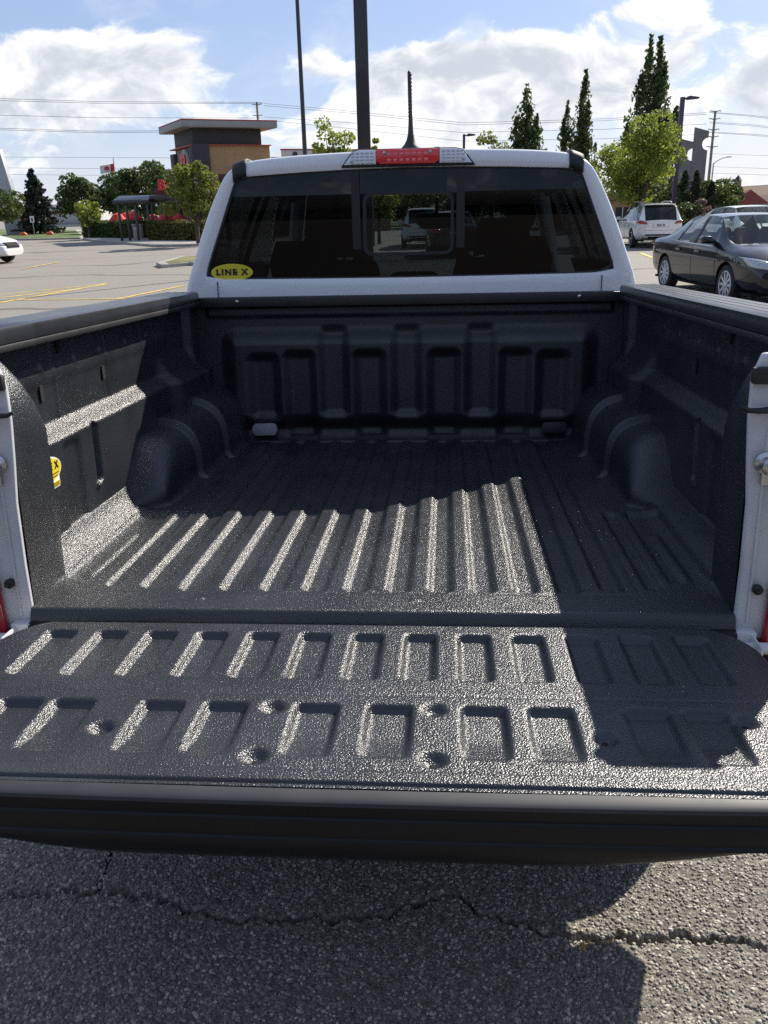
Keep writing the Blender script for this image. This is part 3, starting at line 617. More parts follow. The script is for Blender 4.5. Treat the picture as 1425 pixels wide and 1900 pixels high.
mb.lathe([(.046, -.02), (.046, .004), (.043, .014), (.030, .028), (.019, .046), (.0125, .072), (.0100, .11), (.0085, .14)], b, 20, 2)
an = mb.build('aerial_base', M['rubber'], truck, smooth=True, sharp=60)
mb = MB(); mb.tube([(b[0], b[1], b[2]+.13), (b[0]-.002, b[1], b[2]+.22), (b[0]-.004, b[1], b[2]+.312), (b[0]-.004, b[1], b[2]+.320)], [.0085, .0085, .0080, .003], 10)
for k in range(12): mb.lathe([(.0085, 0), (.0098, .003), (.0085, .006)], (b[0]-.0015, b[1], b[2]+.14+.0145*k), 10, 2)
mb.build('aerial_mast', M['rubber'], an, smooth=True, sharp=60)

# ---- half-covered product sticker on the driver-side post

WX = -.8235
def stk(name, pts, d, m, parent):
    mb = MB(); mb.add([(WX+d, y, z+ZF) for y, z in pts], [tuple(range(len(pts)))]); return mb.build(name, m, parent)
def ell(cy, cz, a, b, n=36): return [(cy+a*math.cos(2*math.pi*k/n), cz+b*math.sin(2*math.pi*k/n)) for k in range(n)]
ws = stk('wall_sticker', ell(.252, .240, .090, .036), .0, M['stick_white'], truck)
stk('sticker_tab', [(.18, .190), (.322, .190), (.326, .195), (.326, .222), (.18, .222)], -.0006, M['stick_white'], ws)
stk('sticker_face', ell(.252, .240, .086, .032), .0012, M['stick'], ws)
stk('sticker_strip', [(.18, .194), (.321, .194), (.321, .207), (.18, .207)], .0012, M['stick'], ws)
for ch_, yy_ in (('E', .283), ('X', .313)):
    t_ = text_mesh('sticker_letter', ch_, M['ink'], .026, .0010, ws, .0002); t_.location = (WX+.002, yy_, .247+ZF); t_.rotation_euler = (R(90), 0, R(90))
for (y0, y1, z0) in ((.20, .322, .228), (.22, .315, .221), (.19, .318, .203), (.19, .318, .198)):
    mb = MB(); mb.box(WX+.0018, WX+.0021, y0, y1, z0+ZF-.0012, z0+ZF+.0012); mb.build('small_print', M['ink_red'], ws)
# ================================================================== GROUND
def zslope(y):
    t = np.tan(TILT); y = np.asarray(y, dtype=float)
    k = .8; f = lambda v, lim: -k*np.log1p(np.exp(np.clip((lim-v)/k, -50, 50)))     # smooth min
    yy = 5.6+f(y, 5.6) if False else np.where(y < 5.0, y, 5.0+1.2*np.tanh((y-5.0)/1.2)); yy = np.where(yy > -5, yy, -5+1.5*np.tanh((yy+5)/1.5))
    return -t*yy
ZG = float(zslope(100.0))
def pdir(px, py): return CF + CR*((px-712.5)/F) + CU*((950-py)/F)
FH = Vector((CF.x, CF.y, 0)).normalized(); RH = Vector((FH.y, -FH.x, 0)); HEAD = math.atan2(-FH.x, FH.y)
def gnd(px, py):
    d = pdir(px, py); return CP + d*((ZG-CP.z)/d.z)
def at(px, py, dist):
    d = pdir(px, py); return CP + d*(dist/d.dot(FH))
def base(px, dist):                  # ground point under photo column px (taken at the horizon) at a distance
    p = at(px, 374-(px-712)*.021, dist); return Vector((p.x, p.y, ZG))
def hgt(px, py, dist): return at(px, py, dist).z-ZG
def mpp(dist): return dist/F*1.02
CRK = [(-1.3, .06), (-1.025, .075), (-.864, .113), (-.765, .108), (-.722, .11), (-.589, .087), (-.478, .054), (-.359, .032), (-.207, .037), (-.071, .055), (.011, .077), (.121, .125), (.17, .152), (.232, .088), (.339, .048), (.469, .019), (.624, .009), (.783, .026), (.94, .017), (1.3, .02)]
BRN = [(-.796, .35), (-.796, .244), (-.782, .169), (-.778, .127), (-.79, .108)]
def pdist(x, y, poly):
    d = np.full(x.shape, 9.0)
    for a, b in zip(poly[:-1], poly[1:]):
        ex, ey = b[0]-a[0], b[1]-a[1]; t = np.clip(((x-a[0])*ex+(y-a[1])*ey)/(ex*ex+ey*ey), 0, 1)
        d = np.minimum(d, np.hypot(x-a[0]-t*ex, y-a[1]-t*ey))
    return d
def wob(x, y): return .012*np.sin(31*x+1.3)*np.cos(17*x)+.006*np.sin(83*x+2*y)+.004*np.sin(190*x)
far = [2.0, 3, 4.5, 7, 11, 17, 28, 45, 80, 150, 400, 1500, 5000]
xs = np.array([-v for v in reversed(far)]+list(np.arange(-1.35, 1.3501, .006))+far)
ys = np.array([-v for v in reversed(far)]+[-1.2]+list(np.arange(-.62, .5201, .006))+[.8, 1.3]+[2, 3, 4, 4.6, 5, 5.4, 5.8, 6.2, 6.6, 7, 7.5, 8, 9, 11, 17, 28, 45, 80, 150, 400, 1500, 5000])
X, Y = np.meshgrid(xs, ys, indexing='ij'); Z = zslope(Y)+0*X
fine = (np.abs(X) < 1.34) & (Y > -.61) & (Y < .51)
yc = Y+wob(X, Y); wv = .006+.004*np.sin(9*X+2)+.002*np.sin(43*X)
cr = np.maximum(1-pdist(X, yc, CRK)/(wv+.006), 0)+.8*np.maximum(1-pdist(X+.4*wob(Y*1.3, X), Y, BRN)/.009, 0)
Z -= np.where(fine, .024*np.clip(cr*1.8, 0, 1), 0)
Z += np.where(fine, .0012*np.sin(140*X+60*Y)*np.sin(110*Y-30*X), 0)
def asphalt():
    m = bpy.data.materials.new('asphalt'); m.use_nodes = True; t = NT(m.node_tree); b = t.n['Principled BSDF']
    o = t.new('ShaderNodeTexCoord').outputs['Object']
    v = t.new('ShaderNodeTexVoronoi', {'Vector': o, 'Scale': 150.0}); v2 = t.new('ShaderNodeTexVoronoi', {'Vector': o, 'Scale': 75.0})
    n1_ = t.new('ShaderNodeTexNoise', {'Vector': o, 'Scale': .35, 'Detail': 8.0, 'Roughness': .65}).outputs['Fac']
    n2_ = t.new('ShaderNodeTexNoise', {'Vector': o, 'Scale': 9.0, 'Detail': 6.0, 'Roughness': .7}).outputs['Fac']
    sp = t.new('ShaderNodeSeparateXYZ', {0: v.outputs['Color']}).outputs[0]
    c = t.ramp(sp, [(0, (.092, .081, .066)), (.55, (.160, .142, .117)), (.85, (.26, .234, .195)), (1, (.38, .345, .29))])
    c = t.mix(t.m('MULTIPLY', t.smooth(n2_, .45, .75), .35), c, (.085, .082, .078))
    c = t.mix(t.m('MULTIPLY', t.smooth(n1_, .42, .70), .42), c, (.255, .232, .198))
    st = t.new('ShaderNodeMapping', {'Vector': o, 'Scale': (.05, .5, 1)}); n3 = t.new('ShaderNodeTexNoise', {'Vector': st.outputs[0], 'Scale': .9, 'Detail': 7.0, 'Roughness': .7}).outputs['Fac']
    c = t.mix(t.m('MULTIPLY', t.smooth(n3, .56, .72), .5), c, (.085, .08, .072))
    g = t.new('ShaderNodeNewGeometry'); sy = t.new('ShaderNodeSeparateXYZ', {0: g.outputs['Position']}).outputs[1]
    c = t.mix(t.m('MULTIPLY', t.smooth(sy, 3.0, 12.0), .62), c, (.275, .255, .222))          # the lot turns paler further ahead
    wv_ = t.new('ShaderNodeTexWave', {'Vector': o, 'Scale': .045, 'Distortion': 9.0, 'Detail': 4.0, 'Detail Scale': 1.4}, bands_direction='Y').outputs['Fac']
    c = t.mix(t.m('MULTIPLY', t.smooth(wv_, .985, .998), .6), c, (.06, .058, .055))
    t.l.new(c, b.inputs['Base Color']); b.inputs['Roughness'].default_value = .85; b.inputs['Specular IOR Level'].default_value = .3
    h = t.m('ADD', t.m('MULTIPLY', v.outputs['Distance'], -.7), t.m('MULTIPLY', n2_, .5))
    t.l.new(t.new('ShaderNodeBump', {'Height': h, 'Strength': 1.0, 'Distance': .004}).outputs[0], b.inputs['Normal']); return m
M['asphalt'] = asphalt()
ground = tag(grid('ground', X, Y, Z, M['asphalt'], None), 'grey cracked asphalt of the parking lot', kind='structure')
# loose-looking stone in the worn surface close to the camera
def stone_mat():
    m = bpy.data.materials.new('asphalt_stone'); m.use_nodes = True; t = NT(m.node_tree); b = t.n['Principled BSDF']
    r = t.new('ShaderNodeNewGeometry').outputs['Random Per Island']
    o = t.new('ShaderNodeTexCoord').outputs['Object']; nn = t.new('ShaderNodeTexNoise', {'Vector': o, 'Scale': 380.0, 'Detail': 3.0}).outputs['Fac']
    c = t.ramp(r, [(0, (.10, .089, .074)), (.35, (.19, .171, .143)), (.65, (.31, .28, .235)), (.88, (.45, .41, .35)), (1, (.58, .535, .46))])
    c = t.mix(t.m('MULTIPLY', nn, .3), c, (.11, .10, .092)); t.l.new(c, b.inputs['Base Color']); b.inputs['Roughness'].default_value = .7
    t.l.new(t.new('ShaderNodeBump', {'Height': nn, 'Strength': .6, 'Distance': .002}).outputs[0], b.inputs['Normal']); return m
M['stone'] = stone_mat()
n = 24000; px_ = RNG.uniform(-1.3, 1.3, n); py_ = RNG.uniform(-.58, .48, n)
keep = pdist(px_, py_+wob(px_, py_), CRK) > .011; px_, py_ = px_[keep], py_[keep]; n = len(px_)
K = 6; ang = np.linspace(0, 2*np.pi, K, endpoint=False)[None]+RNG.uniform(-.35, .35, (n, K)); sz = (.0028+.0075*RNG.beta(1.5, 3.0, n))[:, None]
el_ = RNG.uniform(.55, 1, n)[:, None]; rot = RNG.uniform(0, 6.28, n)[:, None]; rad = sz*RNG.uniform(.75, 1.2, (n, K))
lx, ly = rad*np.cos(ang), rad*np.sin(ang)*el_; gx, gy = lx*np.cos(rot)-ly*np.sin(rot), lx*np.sin(rot)+ly*np.cos(rot)
top = RNG.uniform(.0008, .0030, n)[:, None]; tx_, ty_ = RNG.uniform(-.18, .18, (2, n, 1))
zb = zslope(py_)[:, None]; V1 = np.stack([px_[:, None]+gx, py_[:, None]+gy, zb+0*gx-.003], -1); V2 = np.stack([px_[:, None]+gx*.8, py_[:, None]+gy*.8, zb+top+gx*tx_+gy*ty_], -1)
V = np.concatenate([V1, V2], 1).reshape(-1, 3); b0 = (np.arange(n)*2*K)[:, None]; i_ = np.arange(K)[None]; j_ = (i_+1) % K
Q = np.stack([b0+i_, b0+j_, b0+j_+K, b0+i_+K], -1).reshape(-1, 4)
cap = np.concatenate([np.stack([b0[:, 0]+K+a for a in q], -1) for q in ((0, 1, 2, 3), (0, 3, 4, 5))])
tag(npmesh('asphalt_stones', V, np.concatenate([Q, cap]), M['stone']), 'small worn stones set in the asphalt under the tailgate', kind='stuff')
mb = MB(); mb.add([(.486, -.008, zslope(-.012)+.004), (.495, -.012, zslope(0)+.010), (.499, -.030, zslope(0)+.006), (.490, -.034, zslope(0)+.005), (.484, -.02, zslope(0)+.003)], [(0, 1, 2, 3, 4)])
M['dryleaf'] = pm('dry_leaf', (.42, .24, .06), .7, vary=.3, vscale=60)
tag(mb.build('dry_leaf', M['dryleaf']), 'small dry tan leaf lying beside the asphalt crack', 'leaf')

# painted stall lines: pieces of the ground, 4 mm proud
M['yellow'] = pm('yellow_paint', (.62, .42, .08), .75, vary=.25, vscale=3)
def stripe(p, q, wd=.11, dz=.005):
    a, b_ = gnd(*p), gnd(*q); d = (b_-a).normalized(); nrm = Vector((-d.y, d.x, 0))*wd/2
    mb = MB(); mb.add([a-nrm+Vector((0, 0, dz)), a+nrm+Vector((0, 0, dz)), b_+nrm+Vector((0, 0, dz)), b_-nrm+Vector((0, 0, dz))], [(0, 3, 2, 1)]); return mb.build('painted_line', M['yellow'], ground)
for i, (p, q) in enumerate((((0, 547), (198, 526.5)), ((0, 553), (150, 536)), ((0, 562), (196, 527.5)), ((20, 557), (230, 555)), ((215, 556), (344, 530)), ((1188, 470), (1212, 479)), ((1215, 545), (1268, 539)), ((40, 500), (110, 487)))): stripe(p, q, .10+.02*(i % 3), .005+.0015*i)

# ---- kerbed islands and lawns
M['concrete'] = pm('kerb_concrete', (.34, .32, .285), .85, bump=.003, bscale=30, vary=.2, vscale=2)
M['grass'] = pm('lawn_green', (.085, .12, .03), .9, bump=.03, bscale=14, vary=.45, vscale=1.2)
M['drygrass'] = pm('dry_lawn', (.17, .155, .055), .9, bump=.03, bscale=18, vary=.4, vscale=2.0)
def slab(name, pix, m, z0, z1, label, inset=0.0, bev=.03):
    P = [gnd(*p) for p in pix]; c = sum(P, Vector())/len(P)
    if inset: P = [p+(c-p).normalized()*inset for p in P]
    mb = MB(); mb.prism([(p.x, p.y) for p in P], 2, ZG+z0, ZG+z1); o = mb.build(name, m, None, bevel=bev); return tag(o, label, kind='structure')
lw = [(-260, 450), (60, 446), (150, 443.5), (158, 441), (150, 429), (-330, 424)]
slab('kerb', lw, M['concrete'], -.05, .13, 'low concrete kerb round the lawn by the spruce')
slab('lawn', lw, M['grass'], .0, .145, 'green lawn strip with the spruce on it', .5)
sw = [(155, 446), (210, 452), (290, 458.5), (362, 457.5), (420, 456), (420, 437), (250, 433), (160, 438)]
slab('pavement', sw, M['concrete'], -.05, .14, 'concrete pavement in front of the clipped hedges')
bd = [(160, 444.5), (250, 445.5), (290, 450), (372, 451), (420, 449), (420, 437), (250, 433), (165, 438)]
isl = [(290, 494), (300, 498), (352, 493), (500, 492), (500, 484), (340, 481)]
slab('kerb', isl, M['concrete'], -.05, .14, 'small concrete kerb island beside the truck cab')
slab('grass_island', isl, M['drygrass'], .0, .155, 'dry grass on the small kerb island', .35)
ri = [(1090, 432), (1210, 434), (1500, 440), (1800, 446), (1800, 416), (1090, 412)]
slab('kerb', ri, M['concrete'], -.05, .13, 'concrete kerb behind the parked white car')
slab('planting_bed', ri, M['drygrass'], .0, .145, 'planted strip under the locust tree', .4)
ln = [(560, 425), (900, 418), (900, 403), (560, 408)]
slab('lawn', ln, M['grass'], .0, .12, 'lawn strip beyond the lot, seen through the cab glass')

# ================================================================== PLANTS
def leafmat(name, c1, c2, tr=.35):
    m = bpy.data.materials.new(name); m.use_nodes = True; t = NT(m.node_tree); b = t.n['Principled BSDF']
    r = t.new('ShaderNodeNewGeometry').outputs['Random Per Island']; c = t.mix(r, c1, c2)
    t.l.new(c, b.inputs['Base Color']); b.inputs['Roughness'].default_value = .6; b.inputs['Specular IOR Level'].default_value = .3
    tl = t.new('ShaderNodeBsdfTranslucent', {0: c}); mx = t.new('ShaderNodeMixShader', {0: tr, 1: b.outputs[0], 2: tl.outputs[0]})
    t.l.new(mx.outputs[0], t.n['Material Output'].inputs[0]); return m
LM = {'dark': leafmat('leaf_dark_green', (.040, .070, .022), (.13, .175, .05)), 'spruce': leafmat('spruce_needle', (.018, .034, .024), (.048, .070, .046), .15),
      'lime': leafmat('leaf_yellow_green', (.12, .17, .025), (.34, .38, .07), .5), 'mix': leafmat('leaf_turning', (.085, .13, .025), (.25, .26, .05), .5),
      'mid': leafmat('leaf_mid_green', (.045, .075, .020), (.12, .155, .04), .4), 'poplar': leafmat('leaf_poplar', (.036, .064, .024), (.13, .17, .06), .4),
      'hedge': leafmat('leaf_hedge', (.035, .060, .016), (.13, .18, .045), .35), 'hedge_y': leafmat('leaf_hedge_turning', (.05, .065, .018), (.22, .19, .05), .35),
      'thuja': leafmat('leaf_cedar', (.012, .028, .010), (.035, .055, .02), .15), 'rose': leafmat('leaf_shrub', (.06, .06, .03), (.30, .22, .16), .3)}
M['bark'] = pm('bark', (.085, .065, .048), .9, bump=.02, bscale=18, vary=.35, vscale=6)
def leaves(name, P, size, m, parent, flat=.0, up=0.0):
    """one small rhombus per point, random turn"""
    n = len(P); nv = RNG.normal(size=(n, 3)); nv[:, 2] = nv[:, 2]*(1-flat)+flat*1.5; nv /= np.linalg.norm(nv, axis=1)[:, None]
    a = np.cross(nv, RNG.normal(size=(n, 3))); a /= np.linalg.norm(a, axis=1)[:, None]
    if up: a[:, 2] += up; a /= np.linalg.norm(a, axis=1)[:, None]
    b = np.cross(nv, a); s = (size*RNG.uniform(.6, 1.35, n))[:, None]
    V = np.stack([P-a*s, P+b*s*.55-a*s*.1, P+a*s, P-b*s*.55-a*s*.1], 1).reshape(-1, 3)
    return npmesh(name, V, np.arange(4*n).reshape(n, 4), m, parent)
def ball(n, c, r, shell_=.55):
    d = RNG.normal(size=(n, 3)); d /= np.linalg.norm(d, axis=1)[:, None]; rr = RNG.uniform(shell_, 1, n)[:, None]**.7
    return np.asarray(c)+d*rr*np.asarray(r)
def broad_tree(name, label, pos, H, Wd, mat, clumps=22, per=150, trunk=.35, leaf=.16, cat='tree', group=None, droop=0.0, shape='round', seed=1):
    global RNG; keepr = RNG; RNG = np.random.default_rng(seed)
    t = thing(name, label, cat, pos, RNG.uniform(0, 6), group); th = H*trunk; mb = MB()
    top_ = Vector((RNG.uniform(-.1, .1), RNG.uniform(-.1, .1), H*.86)); r0 = H*.018+.03
    mb.tube([(0, 0, -.1), (0, 0, th*.5), Vector((0, 0, th)), top_*.75+Vector((0, 0, H*.06)), top_], [r0*1.25, r0, r0*.9, r0*.45, r0*.15], 8)
    P = []; rx = Wd/2; rz = (H-th)/2; zc = th+rz
    for k in range(clumps):
        u = RNG.normal(size=3); u /= np.linalg.norm(u); q = RNG.uniform(.35, .86)**.8; c = np.array([u[0]*rx*q, u[1]*rx*q, zc+u[2]*rz*q])
        if shape == 'cone': f = 1-.75*np.clip((c[2]-th)/(H-th), 0, 1); c[:2] *= f/.62
        rr = rx*RNG.uniform(.22, .40); P.append(ball(per, c, (rr, rr, rr*.72)))
        if k % 2 == 0:
            s = Vector((0, 0, th*RNG.uniform(.75, 1.1)+max(0, (c[2]-th))*.25)); e = Vector(c); mid = (s+e)/2+Vector((0, 0, -.06*H if c[2] > zc else .02)); mb.tube([s, mid, e], [r0*.5, r0*.28, r0*.08], 6)
    mb.build('trunk', M['bark'], t, smooth=True)
    P = np.concatenate(P)
    if droop: P[:, 2] -= droop*np.hypot(P[:, 0], P[:, 1])**1.5*.2
    leaves('crown', P, leaf, LM[mat], t); RNG = keepr; return t
def column_tree(name, label, pos, H, Wd, mat, spires, per=1500, leaf=.13, group=None, seed=1, low=.03):
    global RNG; keepr = RNG; RNG = np.random.default_rng(seed)
    t = thing(name, label, 'tree', pos, 0, group); mb = MB(); P = []
    for (ox, hh, ww) in spires:
        ox, hh, ww = ox*Wd, hh*H, ww*Wd*2.5; mb.tube([(ox*.3, 0, -.1), (ox*.8, 0, hh*.4), (ox, 0, hh*.96)], [.14, .08, .015], 6)
        z = RNG.beta(1.25, 1.15, per); prof = np.clip(np.minimum((z+.03)*5, (1.03-z)*1.25), 0, 1)**.75
        k = int(per/26); ca = RNG.uniform(0, 6.28, k); cz = RNG.uniform(low, .99, k); ci = RNG.integers(0, k, per)
        zz = np.clip(cz[ci]+RNG.normal(0, .035, per), .0, 1.0); prof = np.clip(np.minimum((zz+.03)*5, (1.03-zz)*1.25), 0, 1)**.75
        a = ca[ci]+RNG.normal(0, .55, per); r_ = ww/2*prof*RNG.uniform(.35, 1.08, per)*(.75+.35*np.sin(ca[ci]*7+cz[ci]*30))
        P.append(np.stack([ox*(.5+.5*zz)+r_*np.cos(a), r_*np.sin(a), zz*hh], -1))
    mb.build('trunk', M['bark'], t, smooth=True); leaves('crown', np.concatenate(P), leaf, LM[mat], t, up=.9); RNG = keepr; return t
def spruce(name, label, pos, H, Wd, seed=3):
    global RNG; keepr = RNG; RNG = np.random.default_rng(seed)
    t = thing(name, label, 'tree', pos); mb = MB(); mb.tube([(0, 0, -.1), (0, 0, H*.5), (0, 0, H)], [H*.028, H*.016, .01], 7); P = []
    nl = 24
    for i in range(nl):
        z = H*(.09+.89*i/nl); rad = Wd/2*(1-(i/nl)**1.1)*RNG.uniform(.85, 1.1)+.06
        for k in range(max(4, int(13-9*i/nl))):
            a = RNG.uniform(0, 6.28); L = rad*RNG.uniform(.65, 1.1); s = np.linspace(.12, 1, 26)[:, None]*np.ones((1, 3)); s = s.reshape(-1)
            q = np.stack([np.cos(a)*L*s, np.sin(a)*L*s, z+.10*L-.42*L*s+.22*L*s*s], -1)+RNG.normal(0, .055, (len(s), 3)); P.append(q)
            if i % 2 == 0 and k < 5: mb.tube([(0, 0, z), (math.cos(a)*L*.8, math.sin(a)*L*.8, z-.2*L)], [.03, .008], 4)
    mb.build('trunk', M['bark'], t, smooth=True); leaves('crown', np.concatenate(P), .12, LM['spruce'], t, up=-.2); RNG = keepr; return t
def hedge(name, label, pA, pB, depth, H, mat, group=None):
    d = pB-pA; L = d.length; t = thing(name, label, 'hedge', pA, math.atan2(d.y, d.x), group); k = int(L*520); P = []
    pt = np.stack([RNG.uniform(0, L, k), RNG.uniform(0, depth, k), H+RNG.normal(0, .05, k)], -1); pf = np.stack([RNG.uniform(0, L, 2*k), RNG.normal(0, .05, 2*k), RNG.uniform(.05, H, 2*k)], -1)
    pe = np.stack([RNG.choice([0, L], k//4)+RNG.normal(0, .05, k//4), RNG.uniform(0, depth, k//4), RNG.uniform(.05, H, k//4)], -1)
    pb = np.stack([RNG.uniform(0, L, k), depth+RNG.normal(0, .05, k), RNG.uniform(.05, H, k)], -1)
    mb = MB()
    for x in np.arange(.4, L, .7): mb.tube([(x, depth/2, -.05), (x+.05, depth/2, H*.5), (x-.1, depth/2+.1, H*.9)], [.03, .025, .01], 5)
    for x in np.arange(.12, L-.1, .28): mb.add(*_blob((x, depth/2, H*.49), (.22, depth*.42, H*.44)))
    mb.build('stems', M['bark'], t); leaves('foliage', np.concatenate([pt, pf, pe, pb]), .075, LM[mat], t); return t
def _blob(c, r, n=6):
    V = [(c[0], c[1], c[2]-r[2])]; Fc = []
    for i in range(1, n):
        for k in range(8):
            a, b = math.pi*i/n, 2*math.pi*k/8; V.append((c[0]+r[0]*math.sin(a)*math.cos(b), c[1]+r[1]*math.sin(a)*math.sin(b), c[2]-r[2]*math.cos(a)))
    V.append((c[0], c[1], c[2]+r[2])); L = len(V)-1
    for k in range(8):
        Fc.append((0, 1+(k+1) % 8, 1+k)); Fc.append((L, L-8+k, L-8+(k+1) % 8))
        for i in range(n-2): Fc.append((1+i*8+k, 1+i*8+(k+1) % 8, 9+i*8+(k+1) % 8, 9+i*8+k))
    return V, Fc
def H_(px, py, dist): return hgt(px, py, dist)
# left side
spruce('spruce_tree', 'dark blue-green spruce on the lawn at the left', gnd(76, 437), H_(62, 293, 66), 4.6)
broad_tree('leafy_tree', 'leafy tree cut off by the left edge of the picture', base(-12, 58), H_(0, 338, 58), 4.2, 'mid', 20, 130, .3, .13, seed=11)
broad_tree('leafy_tree', 'round dark tree nearest the spruce', base(152, 84), H_(152, 320, 84), 5.0, 'dark', 26, 170, .2, .16, seed=12)
broad_tree('leafy_tree', 'dark tree below the red and white flag', base(212, 86), H_(212, 312, 86), 4.8, 'dark', 26, 170, .2, .16, seed=13)
broad_tree('young_tree', 'small bright green tree in front of the dark trees', base(160, 64), H_(160, 354, 64), 2.3, 'lime', 14, 120, .25, .10, seed=14)
broad_tree('leafy_tree', 'tall dark tree behind the patio canopy', base(268, 78), H_(268, 292, 78), 5.0, 'dark', 30, 190, .15, .16, seed=15)
broad_tree('leafy_tree', 'dark tree just left of the restaurant tower', base(320, 76), H_(322, 293, 76), 4.2, 'dark', 24, 170, .2, .15, seed=16)
broad_tree('turning_tree', 'yellow-green tree in front of the restaurant corner', base(362, 49), H_(360, 270, 49), 3.2, 'mix', 34, 190, .14, .085, shape='cone', seed=17)
broad_tree('young_tree', 'thin pale tree rising behind the cab roof at the lamp post', base(622, 42), H_(622, 207, 42), 2.6, 'lime', 15, 90, .55, .09, seed=18)
broad_tree('young_tree', 'small pale tree just right of the thick lamp post', base(688, 44), H_(690, 232, 44), 1.2, 'lime', 8, 70, .6, .085, seed=19)
broad_tree('young_tree', 'yellow tree top over the roof left of the poplars', base(912, 52), H_(912, 236, 52), 2.6, 'mix', 13, 80, .6, .10, seed=20)
broad_tree('young_tree', 'faint far tree top beside the roof aerial', base(815, 90), H_(815, 258, 90), 2.2, 'mid', 8, 70, .6, .15, seed=21)
# poplars
column_tree('poplar_tree', 'broad poplar nearest the roof aerial', base(972, 66), H_(976, 157, 66), 2.6, 'poplar', [(0, 1, .62), (-.25, .78, .5), (.28, .80, .5), (.05, .86, .5)], 1500, .15, seed=31)
column_tree('poplar_tree', 'short left poplar of the slim pair', base(1046, 66), H_(1045, 188, 66), 1.3, 'poplar', [(0, 1, .8), (-.2, .86, .5)], 1100, .14, seed=32)
column_tree('poplar_tree', 'tall slim poplar of the pair', base(1074, 66), H_(1074, 131, 66), 1.5, 'poplar', [(0, 1, .7), (.22, .82, .5), (-.15, .78, .5)], 1500, .14, seed=33)
column_tree('poplar_tree', 'tiny poplar tip over the cab corner', base(1099, 76), H_(1099, 266, 76), .9, 'poplar', [(0, 1, .8)], 700, .14, seed=34)
column_tree('poplar_tree', 'tallest poplar rising above the locust tree', base(1193, 62), H_(1193, 66, 62), 3.5, 'poplar', [(-.06, 1, .34), (.10, .99, .34), (.22, .86, .36), (-.20, .80, .42), (-.38, .56, .4), (.05, .80, .5), (.33, .60, .36)], 1700, .15, seed=35)
column_tree('poplar_tree', 'short poplar showing beside the slim lamp post', base(1243, 60), H_(1243, 198, 60), 1.1, 'poplar', [(0, 1, .85)], 1300, .14, seed=36)
# right side
broad_tree('locust_tree', 'bright yellow-green locust tree behind the white car', base(1184, 40), H_(1195, 200, 40), 4.0, 'lime', 42, 210, .26, .085, droop=.25, seed=41)
for i, (px, py, wd, lab) in enumerate(((1268, 318, .62, 'left cedar of the clipped pair'), (1289, 318, .66, 'right cedar of the clipped pair'), (1319, 338, .62, 'single clipped cedar in front of the dark bushes'))):
    column_tree('cedar_shrub', lab, base(px, 44), H_(px, py, 44), 1.0, 'thuja', [(0, 1, wd*.9)], 2400, .07, seed=50+i)
broad_tree('leafy_tree', 'green tree in front of the grey tower sign', base(1326, 56), H_(1326, 318, 56), 2.9, 'mid', 22, 150, .15, .11, seed=53)
broad_tree('leafy_tree', 'dark rounded tree beside the brown-roofed house', base(1352, 62), H_(1350, 326, 62), 2.3, 'dark', 18, 140, .15, .11, seed=54)
broad_tree('leafy_tree', 'dark tree low behind the locust crown', base(1238, 52), H_(1238, 318, 52), 2.8, 'dark', 20, 150, .12, .11, seed=55)
for i, (px, py, d_, wd, mt, lab) in enumerate(((1262, 372, 40, 2.0, 'dark', 'dark shrub right behind the white car'), (1296, 366, 40, 1.5, 'rose', 'flowering shrub between the cedars and the black car'), (1330, 374, 39, 1.7, 'rose', 'brownish shrub above the black car roof'), (1228, 372, 42, 1.6, 'dark', 'low dark shrub at the locust trunk'))):
    broad_tree('shrub', lab, base(px, d_), H_(px, py, d_), wd, mt, 16, 130, .08, .07, cat='shrub', seed=60+i)
# things seen through the glass
broad_tree('leafy_tree', 'bright tree seen through the sliding pane', base(702, 46), 2.9, 2.6, 'lime', 16, 110, .35, .1, seed=70)
for i, (px, d_, h, lab) in enumerate(((560, 70, 4.3, 'green tree behind the left seat, seen through the cab'), (760, 74, 3.9, 'green tree behind the mirror, seen through the cab'), (880, 70, 4.0, 'green tree left of the right headrest, through the cab'), (985, 66, 4.2, 'green tree behind the right seat, through the cab'))):
    broad_tree('leafy_tree', lab, base(px, d_), h, 7.5, 'mid', 22, 130, .1, .17, seed=71+i)
hedge('hedge', 'trimmed green hedge left of the bin', gnd(156, 444), gnd(250, 446), 1.6, 1.15, 'hedge')
hedge('hedge', 'trimmed reddish-green hedge right of the bin', gnd(276, 450), gnd(384, 451), 1.6, 1.18, 'hedge_y')
# ================================================================== BUILDINGS, SIGNS, POLES
M['tan'] = pm('tan_stucco', (.42, .25, .12), .9, bump=.006, bscale=25, vary=.08, vscale=1.5)
M['brown'] = pm('brown_stucco', (.26, .18, .12), .9, bump=.006, bscale=25, vary=.08, vscale=1.5)
M['char'] = pm('charcoal_cladding', (.042, .037, .036), .7, vary=.1, vscale=1.0)
M['fasc'] = pm('grey_fascia', (.30, .285, .27), .6, vary=.06, vscale=2)
M['redtrim'] = pm('red_trim', (.42, .06, .03), .5, vary=.1, vscale=3)
M['signred'] = pm('sign_red', (.62, .03, .03), .4, vary=.06, vscale=5)
M['maroon'] = pm('maroon_awning', (.10, .03, .035), .8, vary=.15, vscale=3)
M['whitewall'] = pm('off_white_wall', (.62, .60, .56), .8, vary=.08, vscale=1)
M['signgrey'] = pm('sign_grey', (.17, .16, .16), .7, vary=.08, vscale=1)
M['galv'] = pm('galvanised_pole', (.36, .36, .37), .5, metal=.4, vary=.1, vscale=3)
M['polepaint'] = pm('dark_bronze_pole', (.020, .019, .022), .4, coat=.2, vary=.15, vscale=2)
M['purple'] = pm('purple_brown_pole', (.075, .045, .075), .5, vary=.1, vscale=2)
M['wood'] = pm('weathered_pole_wood', (.22, .19, .16), .9, vary=.25, vscale=3)
